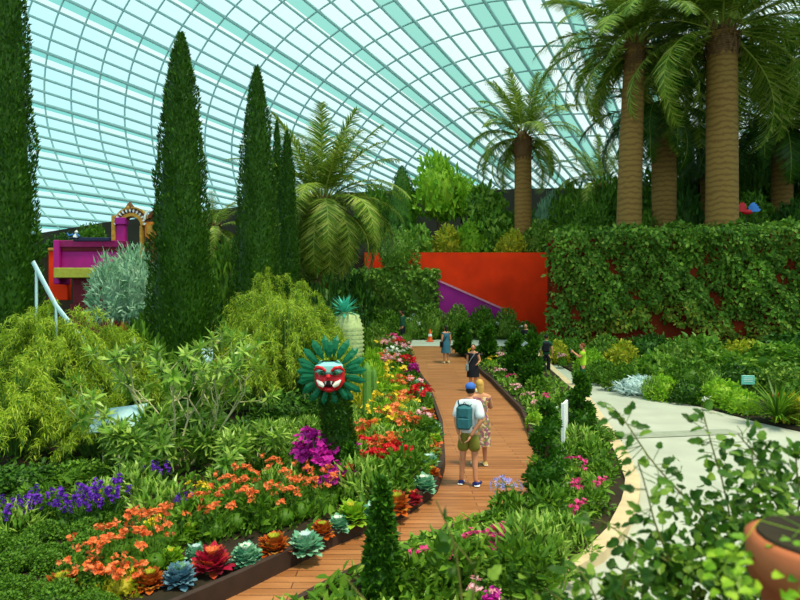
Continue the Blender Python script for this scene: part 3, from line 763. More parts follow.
# row of bushes before the red wall
for i, (k, px, tp, w_, lb) in enumerate([('b_vine', 366, 316, 30, 'left end bush of the row before the red wall'), ('b_mid', 388, 312, 30, 'bush behind the dark figure at the boardwalk end'),
    ('b_boxw', 412, 316, 28, 'low rounded bush left of the traffic cone'), ('b_vine', 432, 306, 34, 'bush directly behind the traffic cone'), ('b_vine', 458, 307, 34, 'bush below the purple stair wall, second right of the traffic cone'),
    ('b_mid', 483, 308, 32, 'bush below the foot of the pink coping'), ('b_vine', 507, 310, 30, 'white-dotted bush before the red wall, near its right end'), ('b_mid', 526, 322, 24, 'low bush at the right end of the row before the red wall')]):
    bush_at(k, px, tp, 35.0 + .2 * (i % 2), w_, lb, group=None)
for i, (px, tp, Y, lb) in enumerate([(418, 308, 35.3, 'small white-flowered plant left of the cone at the back'), (490, 318, 35.2, 'white-flowered plant under the pink coping'), (515, 318, 35.3, 'white-flowered plant before the right end of the red wall')]):
    p = P(px, tp, Y); spawn('f_white', 'flowering_shrub', (p.x, Y, 1.05), ((1.5, 1.5, (p.z - 1.05))), lb, 'flowering shrub')

# climbing vines over the right wall
def wall_vines():
    rng = np.random.default_rng(71); n = 26000
    d = (W1 - W0); L = d.length; d = d / L; out = np.array((d.y, -d.x)); out = out if out[1] < 0 else -out
    u = rng.random(n) ** .95 * L * .86; v = rng.random(n) ** .8
    low = 1.15 + .95 * np.exp(-((u - 5.2) / 2.1) ** 4) + .16 * np.sin(u * 2.3 + 1) + .12 * np.sin(u * 5)
    z = low + (ZT + .25 - low) * v
    lump = .35 * np.sin(u * 1.7 + z * 1.1) + .3 * np.sin(u * 3.1 - z * 2.3 + 1) + .22 * np.sin(u * 5.3 + z * 4.1)
    off = .6 + .75 * np.clip(lump, -.8, 1) + rng.normal(0, .12, n) + .25 * (z > ZT - .6)
    keep = ~((lump < -.6) & (rng.random(n) < .6))
    x = W0.x + d.x * u + out[0] * off; y = W0.y + d.y * u + out[1] * off
    p = np.stack([x, y, z], 1)[keep]; n = len(p); yl = (np.abs(z - low - .5)[keep] < .7) & (u[keep] > 1.5) & (u[keep] < 11) & (rng.random(n) < .6)
    nn = np.tile((out[0], out[1], .45), (n, 1)) + rng.normal(0, .45, (n, 3)); dd = np.tile((out[0] * .5, out[1] * .5, -.55), (n, 1)) + rng.normal(0, .55, (n, 3))
    l = rng.uniform(.12, .27, n); mb = MB()
    lt = (np.sin(p[:, 0] * .9 + p[:, 2] * 1.3) + np.sin(p[:, 0] * 2.1 - p[:, 2] * .8 + 2) + rng.normal(0, .5, n) > .75) & ~yl; dk = ~yl & ~lt
    leaves(mb, p[dk], dd[dk], nn[dk], l[dk], l[dk] * .68, 'oval', 0); leaves(mb, p[lt], dd[lt], nn[lt], l[lt] * 1.1, l[lt] * .7, 'oval', 2); leaves(mb, p[yl], dd[yl], nn[yl], l[yl], l[yl] * .68, 'oval', 1)
    # creeping along the wall top
    m_ = 2200; u = rng.random(m_) * L * .86; q = np.stack([W0.x + d.x * u, W0.y + d.y * u + rng.uniform(-.5, 1.6, m_), ZT + .1 + .28 * np.abs(np.sin(u * 1.3)) + rng.normal(0, .1, m_)], 1)
    leaves(mb, q, rng.normal(0, .5, (m_, 3)) + np.array((0, -.3, .3)), rng.normal(0, .3, (m_, 3)) + np.array((0, -.3, 1)), .28, .19, 'oval', 0)
    return tag(mb.build('climbing_vine', [M['vine'], M['viney'], M['rose']]), 'green vines covering the long wall at right below the palms', 'vine', kind='stuff')
wall_vines()
def return_vines():
    rng = np.random.default_rng(72); n = 2600; u = rng.random(n); z = 1 + 5.8 * rng.random(n) ** .8
    x = 8.0 + u * 2.5 + rng.normal(0, .14, n) + .14 * np.sin(z * 2); y = 31 + u * 6 + rng.normal(0, .25, n)
    mb = MB(); leaves(mb, np.stack([x, y, z], 1), rng.normal(0, .5, (n, 3)) + np.array((-.5, -.3, -.4)), rng.normal(0, .4, (n, 3)) + np.array((-.8, -.6, .4)), .34, .22, 'oval', 0)
    return tag(mb.build('climbing_vine', [M['vine']]), 'vines hanging over the wall corner beside the red wall', 'vine', kind='stuff')
return_vines()
# planting on the bank below the vines
BK = [('b_mid', 545, 336, 30.2, 30), ('b_yell', 556, 345, 27.5, 26), ('b_mid', 572, 342, 28.5, 34), ('b_lime', 590, 352, 25.5, 30), ('b_vine', 606, 346, 27, 40), ('b_mid', 600, 364, 23.8, 30), ('b_yell', 622, 352, 25.5, 36),
      ('b_mid', 622, 372, 21.6, 34), ('b_dark', 648, 340, 26.5, 50), ('b_rose', 655, 362, 22.5, 46), ('b_vine', 676, 350, 24.5, 50), ('b_lime', 664, 384, 19.6, 34), ('b_rose', 700, 345, 25.5, 60), ('b_mid', 690, 370, 21, 50),
      ('b_rose', 722, 360, 22.5, 60), ('b_dark', 690, 388, 18.9, 36), ('b_lime', 722, 388, 18.2, 40), ('b_yell', 748, 352, 24, 60), ('b_dark', 742, 372, 20, 54), ('b_rose', 775, 352, 23, 70), ('b_vine', 785, 374, 19, 60),
      ('b_dark', 800, 340, 25, 80), ('b_mid', 815, 388, 16.8, 60), ('b_yell', 795, 405, 15.6, 40), ('b_mid', 830, 360, 21, 80), ('b_lime', 742, 398, 17.1, 34)]
DES = {'b_mid': 'mid green', 'b_dark': 'dark green', 'b_yell': 'yellowish', 'b_lime': 'bright lime', 'b_vine': 'glossy small-leaved', 'b_rose': 'broad-leaved'}
cnt = {}
for k, px, tp, Y, w_ in BK:
    cnt[k] = cnt.get(k, 0) + 1; tp -= 9 if px > 600 else 3; w_ *= 1.12
    bush_at(k, px, tp, Y, w_, f'{DES[k]} shrub on the bank below the vines, {nth(cnt[k])} such from the left', 'shrub', 'shrub', group='shrubs on the bank below the vine wall')
bush_at('b_pale', 637, 376, 20.6, 44, 'pale silver-white leafy bush at the edge of the paved path', name='silver_bush')
for i, (px, tp, Y) in enumerate([(598, 372, 23.4), (648, 384, 20.2), (676, 376, 21.6), (706, 378, 20.6), (732, 384, 19.2), (668, 352, 25), (636, 350, 26), (770, 380, 19.5)]):
    q = P(px, tp, Y); b = bed(q.x, Y); s_ = max(.6, q.z - b)
    spawn('f_lance' if i % 2 else 'grass', 'strappy_plant', (q.x, Y - .5, b), (s_ * .8, s_ * .8, s_ * .9), f'{"slender-leaved upright" if i % 2 else "strappy arching"} plant on the bank below the vines, {nth(i // 2 + 1)} such in the row', 'plant', 'upright plants on the bank')
p = P(762, 428, 15.5); spawn('grass', 'grass_tuft', (p.x + .35, 15.4, .2), 1.05, 'arching grass tuft beside the paved path at right', 'grass')
for i, (px, tp, Y, k) in enumerate([(560, 350, 27, 'f_lpink'), (610, 376, 22.5, 'f_yel'), (655, 352, 24, 'f_white'), (628, 356, 24.6, 'f_yel'), (768, 385, 17.6, 'f_or2'), (682, 362, 21.5, 'f_lpink'), (700, 396, 18, 'f_white')]):
    p = P(px, tp, Y); b = bed(p.x, Y); s_ = max(.4, p.z - b)
    spawn(k, 'flowering_plant', (p.x, Y - .4, b), (s_ * .7, s_ * .7, s_), f'{ {"f_lpink":"pale pink","f_yel":"yellow","f_white":"white","f_or2":"orange"}[k] }-flowered plant on the bank {["beside the far end of the paved path", "left of the silver-white bush", "under the rusty wall gap", "above the silver-white bush, second from its left", "next to the teal sign at right", "below the middle of the vine wall", "at the front of the bank near the grass tuft"][i]}', 'flowering plant')

# ------------------------------------------------------------------ feathery shrubs
def feathery(px, top, Y, wpx, npl, label, seed, m='feather'):
    p = P(px, top, Y); b = bed(p.x, Y); H = p.z - b; R = wpx / 2 / F * Y; rng = np.random.default_rng(seed)
    t = thing('feathery_shrub', label, 'shrub', (p.x, Y, b)); mb = MB(); st = MB()
    for i in range(npl):
        az = rng.uniform(0, 2 * PI); rr = R * math.sqrt(rng.uniform(.02, 1)); hz = H * (1 - .5 * (rr / R) ** 3) * rng.uniform(.8, 1.0) * (1 + .12 * math.sin(az * 3 + seed))
        c, s = math.cos(az), math.sin(az); k = rng.uniform(.15, .34)
        P0 = np.array((c * rr * .25, s * rr * .25, hz * .15)); P1 = np.array((c * rr * .6, s * rr * .6, hz * .95)); P2 = np.array((c * rr, s * rr, hz)); P3 = np.array((c * (rr + R * k), s * (rr + R * k), hz - H * rng.uniform(.2, .5)))
        tt = np.linspace(0, 1, 9)[:, None]; pts = (1 - tt) ** 3 * P0 + 3 * (1 - tt) ** 2 * tt * P1 + 3 * (1 - tt) * tt ** 2 * P2 + tt ** 3 * P3
        tube(st, pts, np.linspace(.02, .004, 9), 4, 0, False)
        n = 170; u = .28 + .66 * rng.random(n) ** .8; q = np.stack([np.interp(u, tt[:, 0], pts[:, j]) for j in range(3)], 1) + rng.normal(0, .045, (n, 3))
        d = np.array((c, s, 0)) * .35 + rng.normal(0, .45, (n, 3)) + np.array((0, 0, -1.0)) * u[:, None] + np.array((0, 0, .3))
        leaves(mb, q, d, rng.normal(0, .5, (n, 3)) + np.array((c * .5, s * .5, .7)), rng.uniform(.07, .17, n), rng.uniform(.011, .02, n), 'strip')
    mb.build('foliage', M[m], t); st.build('branches', M['stem'], t); return t
feathery(58, 290, 14, 140, 170, 'large weeping feathery yellow-green shrub at left below the balcony', 1)
feathery(112, 318, 14.6, 84, 80, 'smaller feathery shrub right of the largest weeping one, under the silvery shrub', 2)
feathery(14, 352, 11.4, 110, 90, 'feathery shrub at the left picture edge in front of the dark cypress', 3)
feathery(96, 392, 11.6, 96, 70, 'low feathery mound in front of the left weeping shrubs, near the pale blue board', 4)
feathery(285, 270, 17.5, 134, 170, 'large feathery yellow-green shrub in front of the narrow cypresses', 5)
feathery(250, 318, 16, 74, 70, 'feathery shrub left of the large one, behind the lance-leaved shrub', 6)
feathery(322, 312, 17, 62, 60, 'feathery shrub right beside the large one, behind the masked figure', 7)
feathery(272, 246, 21, 60, 60, 'small feathery crown just in front of the narrow cypress', 8)

# ------------------------------------------------------------------ lance-leaved shrub with pale branches
def lance_shrub(px, Y, top, wpx, nb, label, seed):
    p = P(px, top, Y); b = bed(p.x, Y); H = p.z - b; R = wpx / 2 / F * Y; rng = np.random.default_rng(seed)
    t = thing('lance_leaved_shrub', label, 'shrub', (p.x, Y, b)); br = MB(); lf = MB()
    def tip(q, d, k):
        n = 14; a = np.arange(n) * 2.39996 + rng.uniform(0, 6); e = np.linspace(-.25, 1.2, n)
        ax = nrm(d); e1 = nrm(np.cross(ax, (.3, .2, .9))); e2 = np.cross(ax, e1)
        dd = (np.cos(a) * np.cos(e))[:, None] * e1 + (np.sin(a) * np.cos(e))[:, None] * e2 + np.sin(e)[:, None] * ax
        leaves(lf, q - ax * .06 + ax * (.08 * e)[:, None], dd, np.repeat(ax[None], n, 0) + .3 * np.array((0, 0, 1)), .25 * k * rng.uniform(.7, 1.15, n), .060 * k, 'lance')
    def grow(q, d, L, r, lv):
        mid = q + d * L * .5 + rng.normal(0, L * .07, 3); e = q + d * L + np.array((0, 0, L * .08))
        tube(br, [q, mid, e], [r, r * .85, r * .7], 6, 0, False)
        if lv == 0: tip(e, d, 1.0); return
        for _ in range(rng.integers(2, 4)):
            nd = nrm(d + rng.normal(0, .62, 3) + np.array((0, 0, .28))); grow(e, nd, L * rng.uniform(.55, .85), r * .68, lv - 1)
        if rng.random() < .5: tip(mid, nrm(d + rng.normal(0, .6, 3)), .85)
    for i in range(nb):
        a = i * 2.4; d = nrm(np.array((math.cos(a) * R / H * 1.1, math.sin(a) * R / H * 1.1, .85))); grow(np.array((math.cos(a) * .1, math.sin(a) * .1, 0.)), d, H * .38, .028, 3)
    br.build('branches', M['twig'], t); lf.build('foliage', M['lance'], t); return t
lance_shrub(185, 11.0, 340, 170, 7, 'open shrub with pale branches and rosettes of lance leaves before the widest cypress', 81)
lance_shrub(128, 10.2, 420, 80, 4, 'small lance-leaved shrub with pale twigs, left of the larger open one', 82)
lance_shrub(238, 10.6, 425, 90, 5, 'low lance-leaved shrub between the larger open one and the masked figure', 83)

# ------------------------------------------------------------------ beds of flowers
def planted(key, name, px, py, sc, label, cat, group=None, hz=1.0):
    g = G(px, py, .15); return spawn(key, name, (g.x, g.y, bed(g.x, g.y) - .02), (sc, sc, sc * hz), label, cat, group)
# curly green mounds at lower left
i = 0; seen = 0
for r_, (Y, n_, x0, dx) in enumerate([(5.8, 7, -4.15, .38), (6.2, 8, -4.4, .38), (6.65, 9, -4.7, .38), (7.1, 10, -5.0, .39), (7.6, 10, -5.3, .39), (8.1, 9, -5.55, .40), (8.6, 8, -5.8, .41)]):
    seen = 0
    for c_ in range(n_ + 2):
        i += 1; x = x0 + dx * c_ + random.uniform(-.06, .06) + .1 * (r_ % 2)
        if x > -.455 * Y or x < -.74 * Y: continue
        seen = seen + 1 if c_ and seen else 1
        spawn('b_parsley', 'curly_leaf_plant', (x, Y + random.uniform(-.1, .1), bed(x, Y)), random.uniform(.21, .30), f'curly green mound at lower left, {nth(seen)} from left in {nth(r_ + 1)} row', 'plant', 'curly green mounds')
# rosettes and flowers along the left boardwalk edging (front to back)
EDGE = [('r_coleus', 62, 598, .5), ('f_or2', 92, 590, .5), ('f_or2', 122, 592, .5), ('r_coleus', 150, 590, .42), ('r_blue', 180, 586, .46), ('r_crim', 212, 574, .58), ('r_white', 246, 566, .5), ('r_coleus', 274, 556, .52), ('r_kale', 305, 552, .55),
        ('r_coleus', 322, 538, .42), ('r_white', 338, 532, .42), ('r_lime', 352, 526, .62), ('r_kale', 372, 520, .44), ('r_coleus', 396, 512, .62), ('r_crim', 412, 502, .42), ('r_white', 424, 493, .56), ('r_coleus', 431, 480, .46),
        ('r_kale', 429, 468, .5), ('f_or2', 430, 457, .5), ('r_lime', 435, 446, .5), ('r_white', 434, 436, .5), ('f_lpink', 424, 430, .5), ('r_coleus', 428, 420, .5), ('f_red', 421, 408, .7), ('r_white', 424, 398, .5), ('f_lpink', 414, 394, .6), ('r_kale', 418, 388, .5),
        ('f_mag', 412, 381, .6), ('r_lime', 416, 376, .5), ('f_red', 407, 371, .7), ('r_crim', 411, 366, .55), ('f_white', 402, 362, .7), ('f_lpink', 405, 357, .7), ('f_red', 398, 353, .7), ('f_pink', 394, 350, .8)]
EDGE = [(k, px, py, sc * (1.2 if py < 445 else 1.0)) for k, px, py, sc in EDGE]
WD = {'r_coleus': ('russet leafy rosette', 'coleus_plant'), 'r_blue': ('blue-grey leafy rosette', 'cabbage_plant'), 'r_crim': ('crimson leafy rosette', 'coleus_plant'), 'r_white': ('pale-hearted silver-green rosette', 'ornamental_kale'), 'r_kale': ('sea-green leafy rosette', 'ornamental_kale'),
      'r_lime': ('bright lime leafy rosette', 'lime_leaf_plant'), 'f_or2': ('orange-flowered plant', 'flowering_plant'), 'f_or': ('tall orange-flowered plant', 'flowering_plant'), 'f_red': ('red-flowered plant', 'flowering_plant'), 'f_lpink': ('pale pink flowered plant', 'flowering_plant'),
      'f_mag': ('magenta-flowered plant', 'flowering_plant'), 'f_white': ('white-flowered plant', 'flowering_plant'), 'f_pink': ('pink-flowered plant', 'flowering_plant'), 'f_green': ('plain green leafy plant', 'leafy_plant'), 'f_pur': ('purple-flowered plant', 'flowering_plant'),
      'f_yel': ('yellow-flowered plant', 'flowering_plant'), 'f_lance': ('lance-leaved green plant', 'leafy_plant'), 'b_boxw': ('small rounded bush', 'bush')}
cn = {}
def many(lst, where, group):
    lst = [(k, px, py, sc * (1.12 if 'masked' in where and py < 450 else .62 if 'paved' in where and py < 450 else .8 if 'paved' in where else 1)) for k, px, py, sc in lst]
    for k, px, py, sc in lst:
        cn[(k, where)] = cn.get((k, where), 0) + 1
        d_, nm_ = WD[k]; planted(k, nm_, px, py, sc * (.8 if k[0] == 'r' else 1), f'{d_} {where}, {nth(cn[(k, where)])} such from the front', 'plant' if k[0] == 'r' or k in ('f_green', 'f_lance', 'b_boxw') else 'flower', group)
many(EDGE, 'along the left boardwalk edge', 'plants lining the left boardwalk edge')
ORF = [('f_or', 120, 566, .5), ('f_or', 138, 560, .55), ('f_or', 155, 555, .5), ('f_or', 168, 548, .5), ('f_or', 100, 580, .5), ('f_or', 132, 578, .5), ('f_or', 80, 590, .5), ('f_or', 154, 572, .45), ('f_or', 215, 540, .5), ('f_or', 236, 532, .55), ('f_or', 205, 528, .5), ('f_or', 262, 528, .5), ('f_or', 284, 526, .5), ('f_or', 300, 520, .55),
       ('f_or', 318, 514, .55), ('f_or', 252, 512, .5), ('f_or', 276, 508, .55), ('f_or', 330, 505, .5), ('f_or', 300, 500, .5), ('f_or', 240, 500, .5), ('f_or', 222, 512, .5), ('f_or', 322, 488, .55), ('f_or', 350, 500, .5), ('f_or', 268, 490, .5), ('f_or', 345, 485, .5)]
ORF.sort(key=lambda q: -q[2])
many(ORF, 'in the middle of the left bed', 'orange flowers in the left bed')
many([('f_red', 330, 478, .55), ('f_red', 372, 476, .6), ('f_red', 396, 472, .65), ('f_or2', 382, 462, .7), ('f_or2', 402, 456, .7), ('f_red', 366, 458, .55), ('f_or2', 365, 448, .75), ('f_yel', 388, 444, .7), ('f_or2', 405, 440, .75), ('f_yel', 374, 432, .75), ('f_or2', 394, 428, .75),
      ('f_yel', 408, 424, .7), ('f_yel', 384, 418, .8), ('f_or2', 402, 412, .75), ('r_lime', 398, 402, .9), ('f_yel', 384, 400, .9), ('f_or2', 402, 394, .8), ('f_yel', 392, 388, 1.0), ('f_yel', 380, 384, .9), ('r_lime', 402, 380, .9), ('f_lpink', 390, 374, .9), ('f_or2', 384, 370, 1.0), ('f_white', 392, 363, .9), ('f_yel', 376, 360, 1.0), ('f_lpink', 388, 357, 1.0)],
     'between the masked figure and the boardwalk', 'flowers between mask and boardwalk')
many([('f_mag', 326, 486, .95), ('f_mag', 314, 476, .85), ('f_mag', 306, 484, .6), ('f_mag', 336, 500, .6)], 'before the masked figure', 'magenta flowers before the mask')
many([('f_pur', 10, 540, .55), ('f_pur', 26, 534, .5), ('f_pur', 42, 528, .55), ('f_pur', 64, 530, .45), ('f_pur', 84, 532, .5), ('f_pur', 96, 528, .55), ('f_pur', 112, 522, .62), ('f_pur', 157, 492, .5), ('f_pur', 78, 520, .5), ('f_pur', 184, 522, .4)], 'behind the curly green mounds', 'purple flowers at left')
many([('f_yel', 200, 505, .45), ('f_yel', 92, 516, .4), ('f_yel', 150, 540, .4)], 'below the lance-leaved shrub', None)
many([('r_lime', 172, 566, .4), ('r_kale', 196, 560, .36), ('r_lime', 130, 545, .32), ('r_lime', 152, 536, .4), ('r_lime', 190, 540, .42), ('f_green', 420, 440, .45), ('f_green', 412, 462, .5), ('f_green', 405, 484, .5), ('f_green', 385, 496, .5), ('f_lance', 360, 500, .5)], 'inside the left bed', None)
rng = random.Random(5); k_ = 0
fill = []
for r_ in range(15):
    Y = 7.9 + r_ * .70
    for c_ in range(6):
        x = fL(Y) - .75 - c_ * .72 + rng.uniform(-.2, .2) - (.5 if Y < 9 else 0)
        if x < -5.2 or rng.random() < .25: continue
        fill.append((Y + rng.uniform(-.25, .25), x, rng.choice(['f_green', 'f_lance', 'f_lance', 'f_green'])))
cf = {}
for Y, x, k in fill:
    cf[k] = cf.get(k, 0) + 1
    spawn(k, 'leafy_plant', (x, Y, bed(x, Y) - .03), rng.uniform(.3, .44), f'{"broad-leaved" if k == "f_green" else "slender-leaved"} green plant inside left bed, {nth(cf[k])} such from the front', 'plant', 'green filler plants in the left bed')
# low green ground cover nobody could count
def cover(name, label, x0f, x1f, y0, y1, n, seed, m):
    rng = np.random.default_rng(seed); Y = y0 + (y1 - y0) * rng.random(n) ** 1.5; u = rng.random(n)
    x = np.array([x0f(a) + (x1f(a) - x0f(a)) * b for a, b in zip(Y, u)]); z = np.array([bed(a, b) for a, b in zip(x, Y)]) + rng.uniform(0, .16, n)
    kp = ~((x < -1.2) & (Y < 9)); x, Y, z = x[kp], Y[kp], z[kp]; n = len(x)
    mb = MB(); leaves(mb, np.stack([x, Y, z], 1), rng.normal(0, .6, (n, 3)) + np.array((0, 0, .5)), rng.normal(0, .4, (n, 3)) + np.array((0, -.2, 1)), rng.uniform(.1, .22, n), rng.uniform(.05, .1, n), 'oval')
    return tag(mb.build(name, M[m]), label, 'ground cover', kind='stuff')
cover('ground_cover', 'low leafy ground cover over the soil of the left bed', lambda Y: -9, lambda Y: fL(Y) - .1, 6, 30, 9000, 91, 'mid')
cover('ground_cover', 'low leafy ground cover in the bed between boardwalk and paved path', lambda Y: fR(Y) + .1, lambda Y: fKL(Y) - .4, 5, 30, 5000, 92, 'rose')
cover('ground_cover', 'low leafy ground cover on the bank below the vine wall', lambda Y: fKR(Y) + .1, lambda Y: 22, 13, 30.6, 7000, 93, 'mid')

# bushes left of the boardwalk further back
for i, (k, px, tp, Y, w_, lb) in enumerate([('b_mid', 362, 330, 24, 34, 'bush right behind the pale ridged figure'), ('b_vine', 378, 326, 29, 34, 'bush left of the dark figure by the boardwalk end'), ('b_dark', 352, 300, 30, 44, 'dark bush behind the pale ridged figure'), ('b_lime', 372, 350, 20, 34, 'lime bush left of the boardwalk near the cactus'),
     ('b_boxw', 405, 334, 31, 18, 'small clipped bush at the left corner of the boardwalk end'), ('b_yell', 356, 380, 16, 40, 'yellow-green bush behind the cactus')]):
    bush_at(k, px, tp, Y, w_, lb)
for k, px, tp, Y, w_, lb in [('b_dark', 22, 464, 9.7, 80, 'low dark bush under the left feathery shrub behind purple flowers'), ('b_mid', 78, 462, 10.0, 64, 'low green bush behind the purple flowers, left of the pale board'), ('b_dark', 130, 478, 10.6, 60, 'low dark bush under the small lance-leaved shrub')]:
    bush_at(k, px, tp, Y, w_, lb)

# right bed between boardwalk and paved path
RB = [('f_pink', 425, 572, .5), ('f_pink', 464, 574, .5), ('f_pink', 478, 560, .55), ('f_pink', 495, 556, .6), ('f_pink', 514, 548, .5), ('f_pink', 536, 566, .45), ('f_lpink', 482, 612, .5), ('f_mag', 496, 618, .4), ('f_pink', 572, 478, .6), ('f_pink', 575, 524, .55), ('f_pink', 598, 496, .5),
      ('f_pink', 580, 500, .5), ('f_lance', 530, 566, .6), ('f_green', 450, 590, .6), ('f_green', 405, 596, .5), ('f_green', 520, 590, .6), ('f_lance', 535, 552, .5), ('f_green', 540, 572, .4), ('f_green', 512, 524, .5), ('f_green', 548, 525, .6), ('f_lance', 566, 545, .42), ('f_green', 560, 538, .45), ('f_green', 592, 512, .4),
      ('f_lpink', 545, 440, .6), ('f_pink', 558, 430, .6), ('f_lpink', 536, 412, .7), ('f_pink', 548, 404, .7), ('f_lpink', 528, 402, .7), ('f_white', 552, 418, .7), ('f_lpink', 516, 394, .8), ('f_white', 530, 388, .8), ('f_pink', 512, 384, .8), ('f_lpink', 500, 378, .9), ('f_yel', 505, 372, .9), ('f_yel', 492, 366, 1.0), ('f_lpink', 482, 362, 1.0), ('f_white', 520, 374, .9), ('f_yel', 474, 357, 1.0), ('f_lpink', 500, 361, .9), ('f_green', 540, 395, .9), ('f_green', 566, 412, .8), ('f_green', 585, 430, .7), ('f_white', 512, 360, 1.0), ('f_yel', 487, 354, 1.0),
      ('f_green', 560, 470, .6), ('f_green', 596, 470, .6), ('f_green', 604, 480, .4), ('f_lance', 580, 455, .6), ('f_green', 545, 480, .5)]
RB.sort(key=lambda q: -q[2])
many(RB, 'between boardwalk and paved path', 'plants between the boardwalk and the paved path')
for i, (k, px, tp, Y, w_, lb) in enumerate([('b_lime', 541, 410, 14.8, 30, 'bright lime rounded bush at the right edge of the boardwalk'), ('b_rose', 564, 462, 10.6, 56, 'leafy bush with pink blooms right of the nearest spiral topiary'), ('b_rose', 450, 548, 7.0, 110, 'leafy bush at bottom centre right of the small cone topiary'), ('b_rose', 520, 532, 7.8, 80, 'leafy bush at bottom centre below the nearest spiral topiary'),
     ('b_rose', 574, 512, 8.8, 46, 'leafy bush beside the sandy kerb'), ('b_mid', 410, 580, 6.2, 70, 'low leafy bush at the bottom edge beside the cone topiary'), ('b_mid', 505, 565, 6.4, 90, 'low leafy bush at the bottom edge under the pink flowers'), ('b_mid', 600, 428, 13.4, 40, 'low bush at the foot of the spiral topiary by the info board')]):
    bush_at(k, px, tp, Y, w_, lb)

# ------------------------------------------------------------------ clipped topiaries
def spiral_topiary(px, base, top, wpx, turns, label, seed, Y=None, spiral=True):
    g = G(px, base, .12); b = bed(g.x, g.y); Y = g.y; H = P(px, top, Y).z - b; R = wpx / 2 / F * Y; rng = np.random.default_rng(seed)
    t = thing('spiral_topiary' if spiral else 'cone_topiary', label, 'topiary', (g.x, Y, b)); mb = MB()
    n = 40; u = np.linspace(0, 1, n)
    if spiral:
        a = u * turns * 2 * PI; rad = R * (1 - .68 * u); off = rad * .62; tr = rad * .5 + .02
        c = np.stack([np.cos(a) * off, np.sin(a) * off, H * (.10 + .86 * u)], 1)
    else:
        rad = R * np.interp(u, [0, .1, .5, 1], [.8, 1, .75, .12]); tr = rad; c = np.stack([0 * u, 0 * u, H * (.05 + .93 * u)], 1)
    tube(mb, c, tr * .86, 9)
    N = int(2600 if spiral else 2200); j = np.minimum((rng.random(N) * n).astype(int), n - 1); d = rdir(N, rng)
    q = c[j] + d * (tr[j] * rng.uniform(.85, 1.12, N))[:, None]; s_ = .5 + .5 * R
    leaves(mb, q, d + rng.normal(0, .4, (N, 3)) + np.array((0, 0, .3)), d + rng.normal(0, .4, (N, 3)), rng.uniform(.05, .1, N) * max(1, Y / 9), rng.uniform(.03, .06, N) * max(1, Y / 9), 'dia')
    mb.build('foliage', M['topi'], t); mb = MB(); tube(mb, [(0, 0, -.05), (0, 0, H * .9)], .03 + .01 * R, 7); mb.build('stem', M['bark'], t); return t
M['topi'] = leafmat('topiary_leaves', ['#224a0a', '#34640e', '#4c7e18'], .2)
spiral_topiary(547, 510, 402, 42, 2.3, 'nearest dark green spiral topiary at the right edge of the boardwalk', 1)
spiral_topiary(580, 446, 374, 30, 2.3, 'spiral topiary in front of the person in the lime shirt, beside the info board', 2)
spiral_topiary(532, 392, 334, 22, 2.3, 'spiral topiary next to the dark-clothed walker at the far end of the paved path', 3)
spiral_topiary(515, 376, 336, 22, 2.0, 'small spiral topiary in front of the person in white trousers', 4)
spiral_topiary(487, 362, 328, 16, 2.0, 'slim spiral topiary left of the person in white trousers, further back', 5)
spiral_topiary(463, 354, 326, 14, 2.0, 'slimmest spiral topiary just right of the woman in slate blue', 6)
spiral_topiary(382, 604, 480, 34, 3.0, 'small cone-shaped topiary at the bottom centre edge of the boardwalk', 7, spiral=False)
spiral_topiary(350, 494, 446, 26, 2.0, 'small dark rounded topiary at the foot of the masked figure', 8, spiral=False)

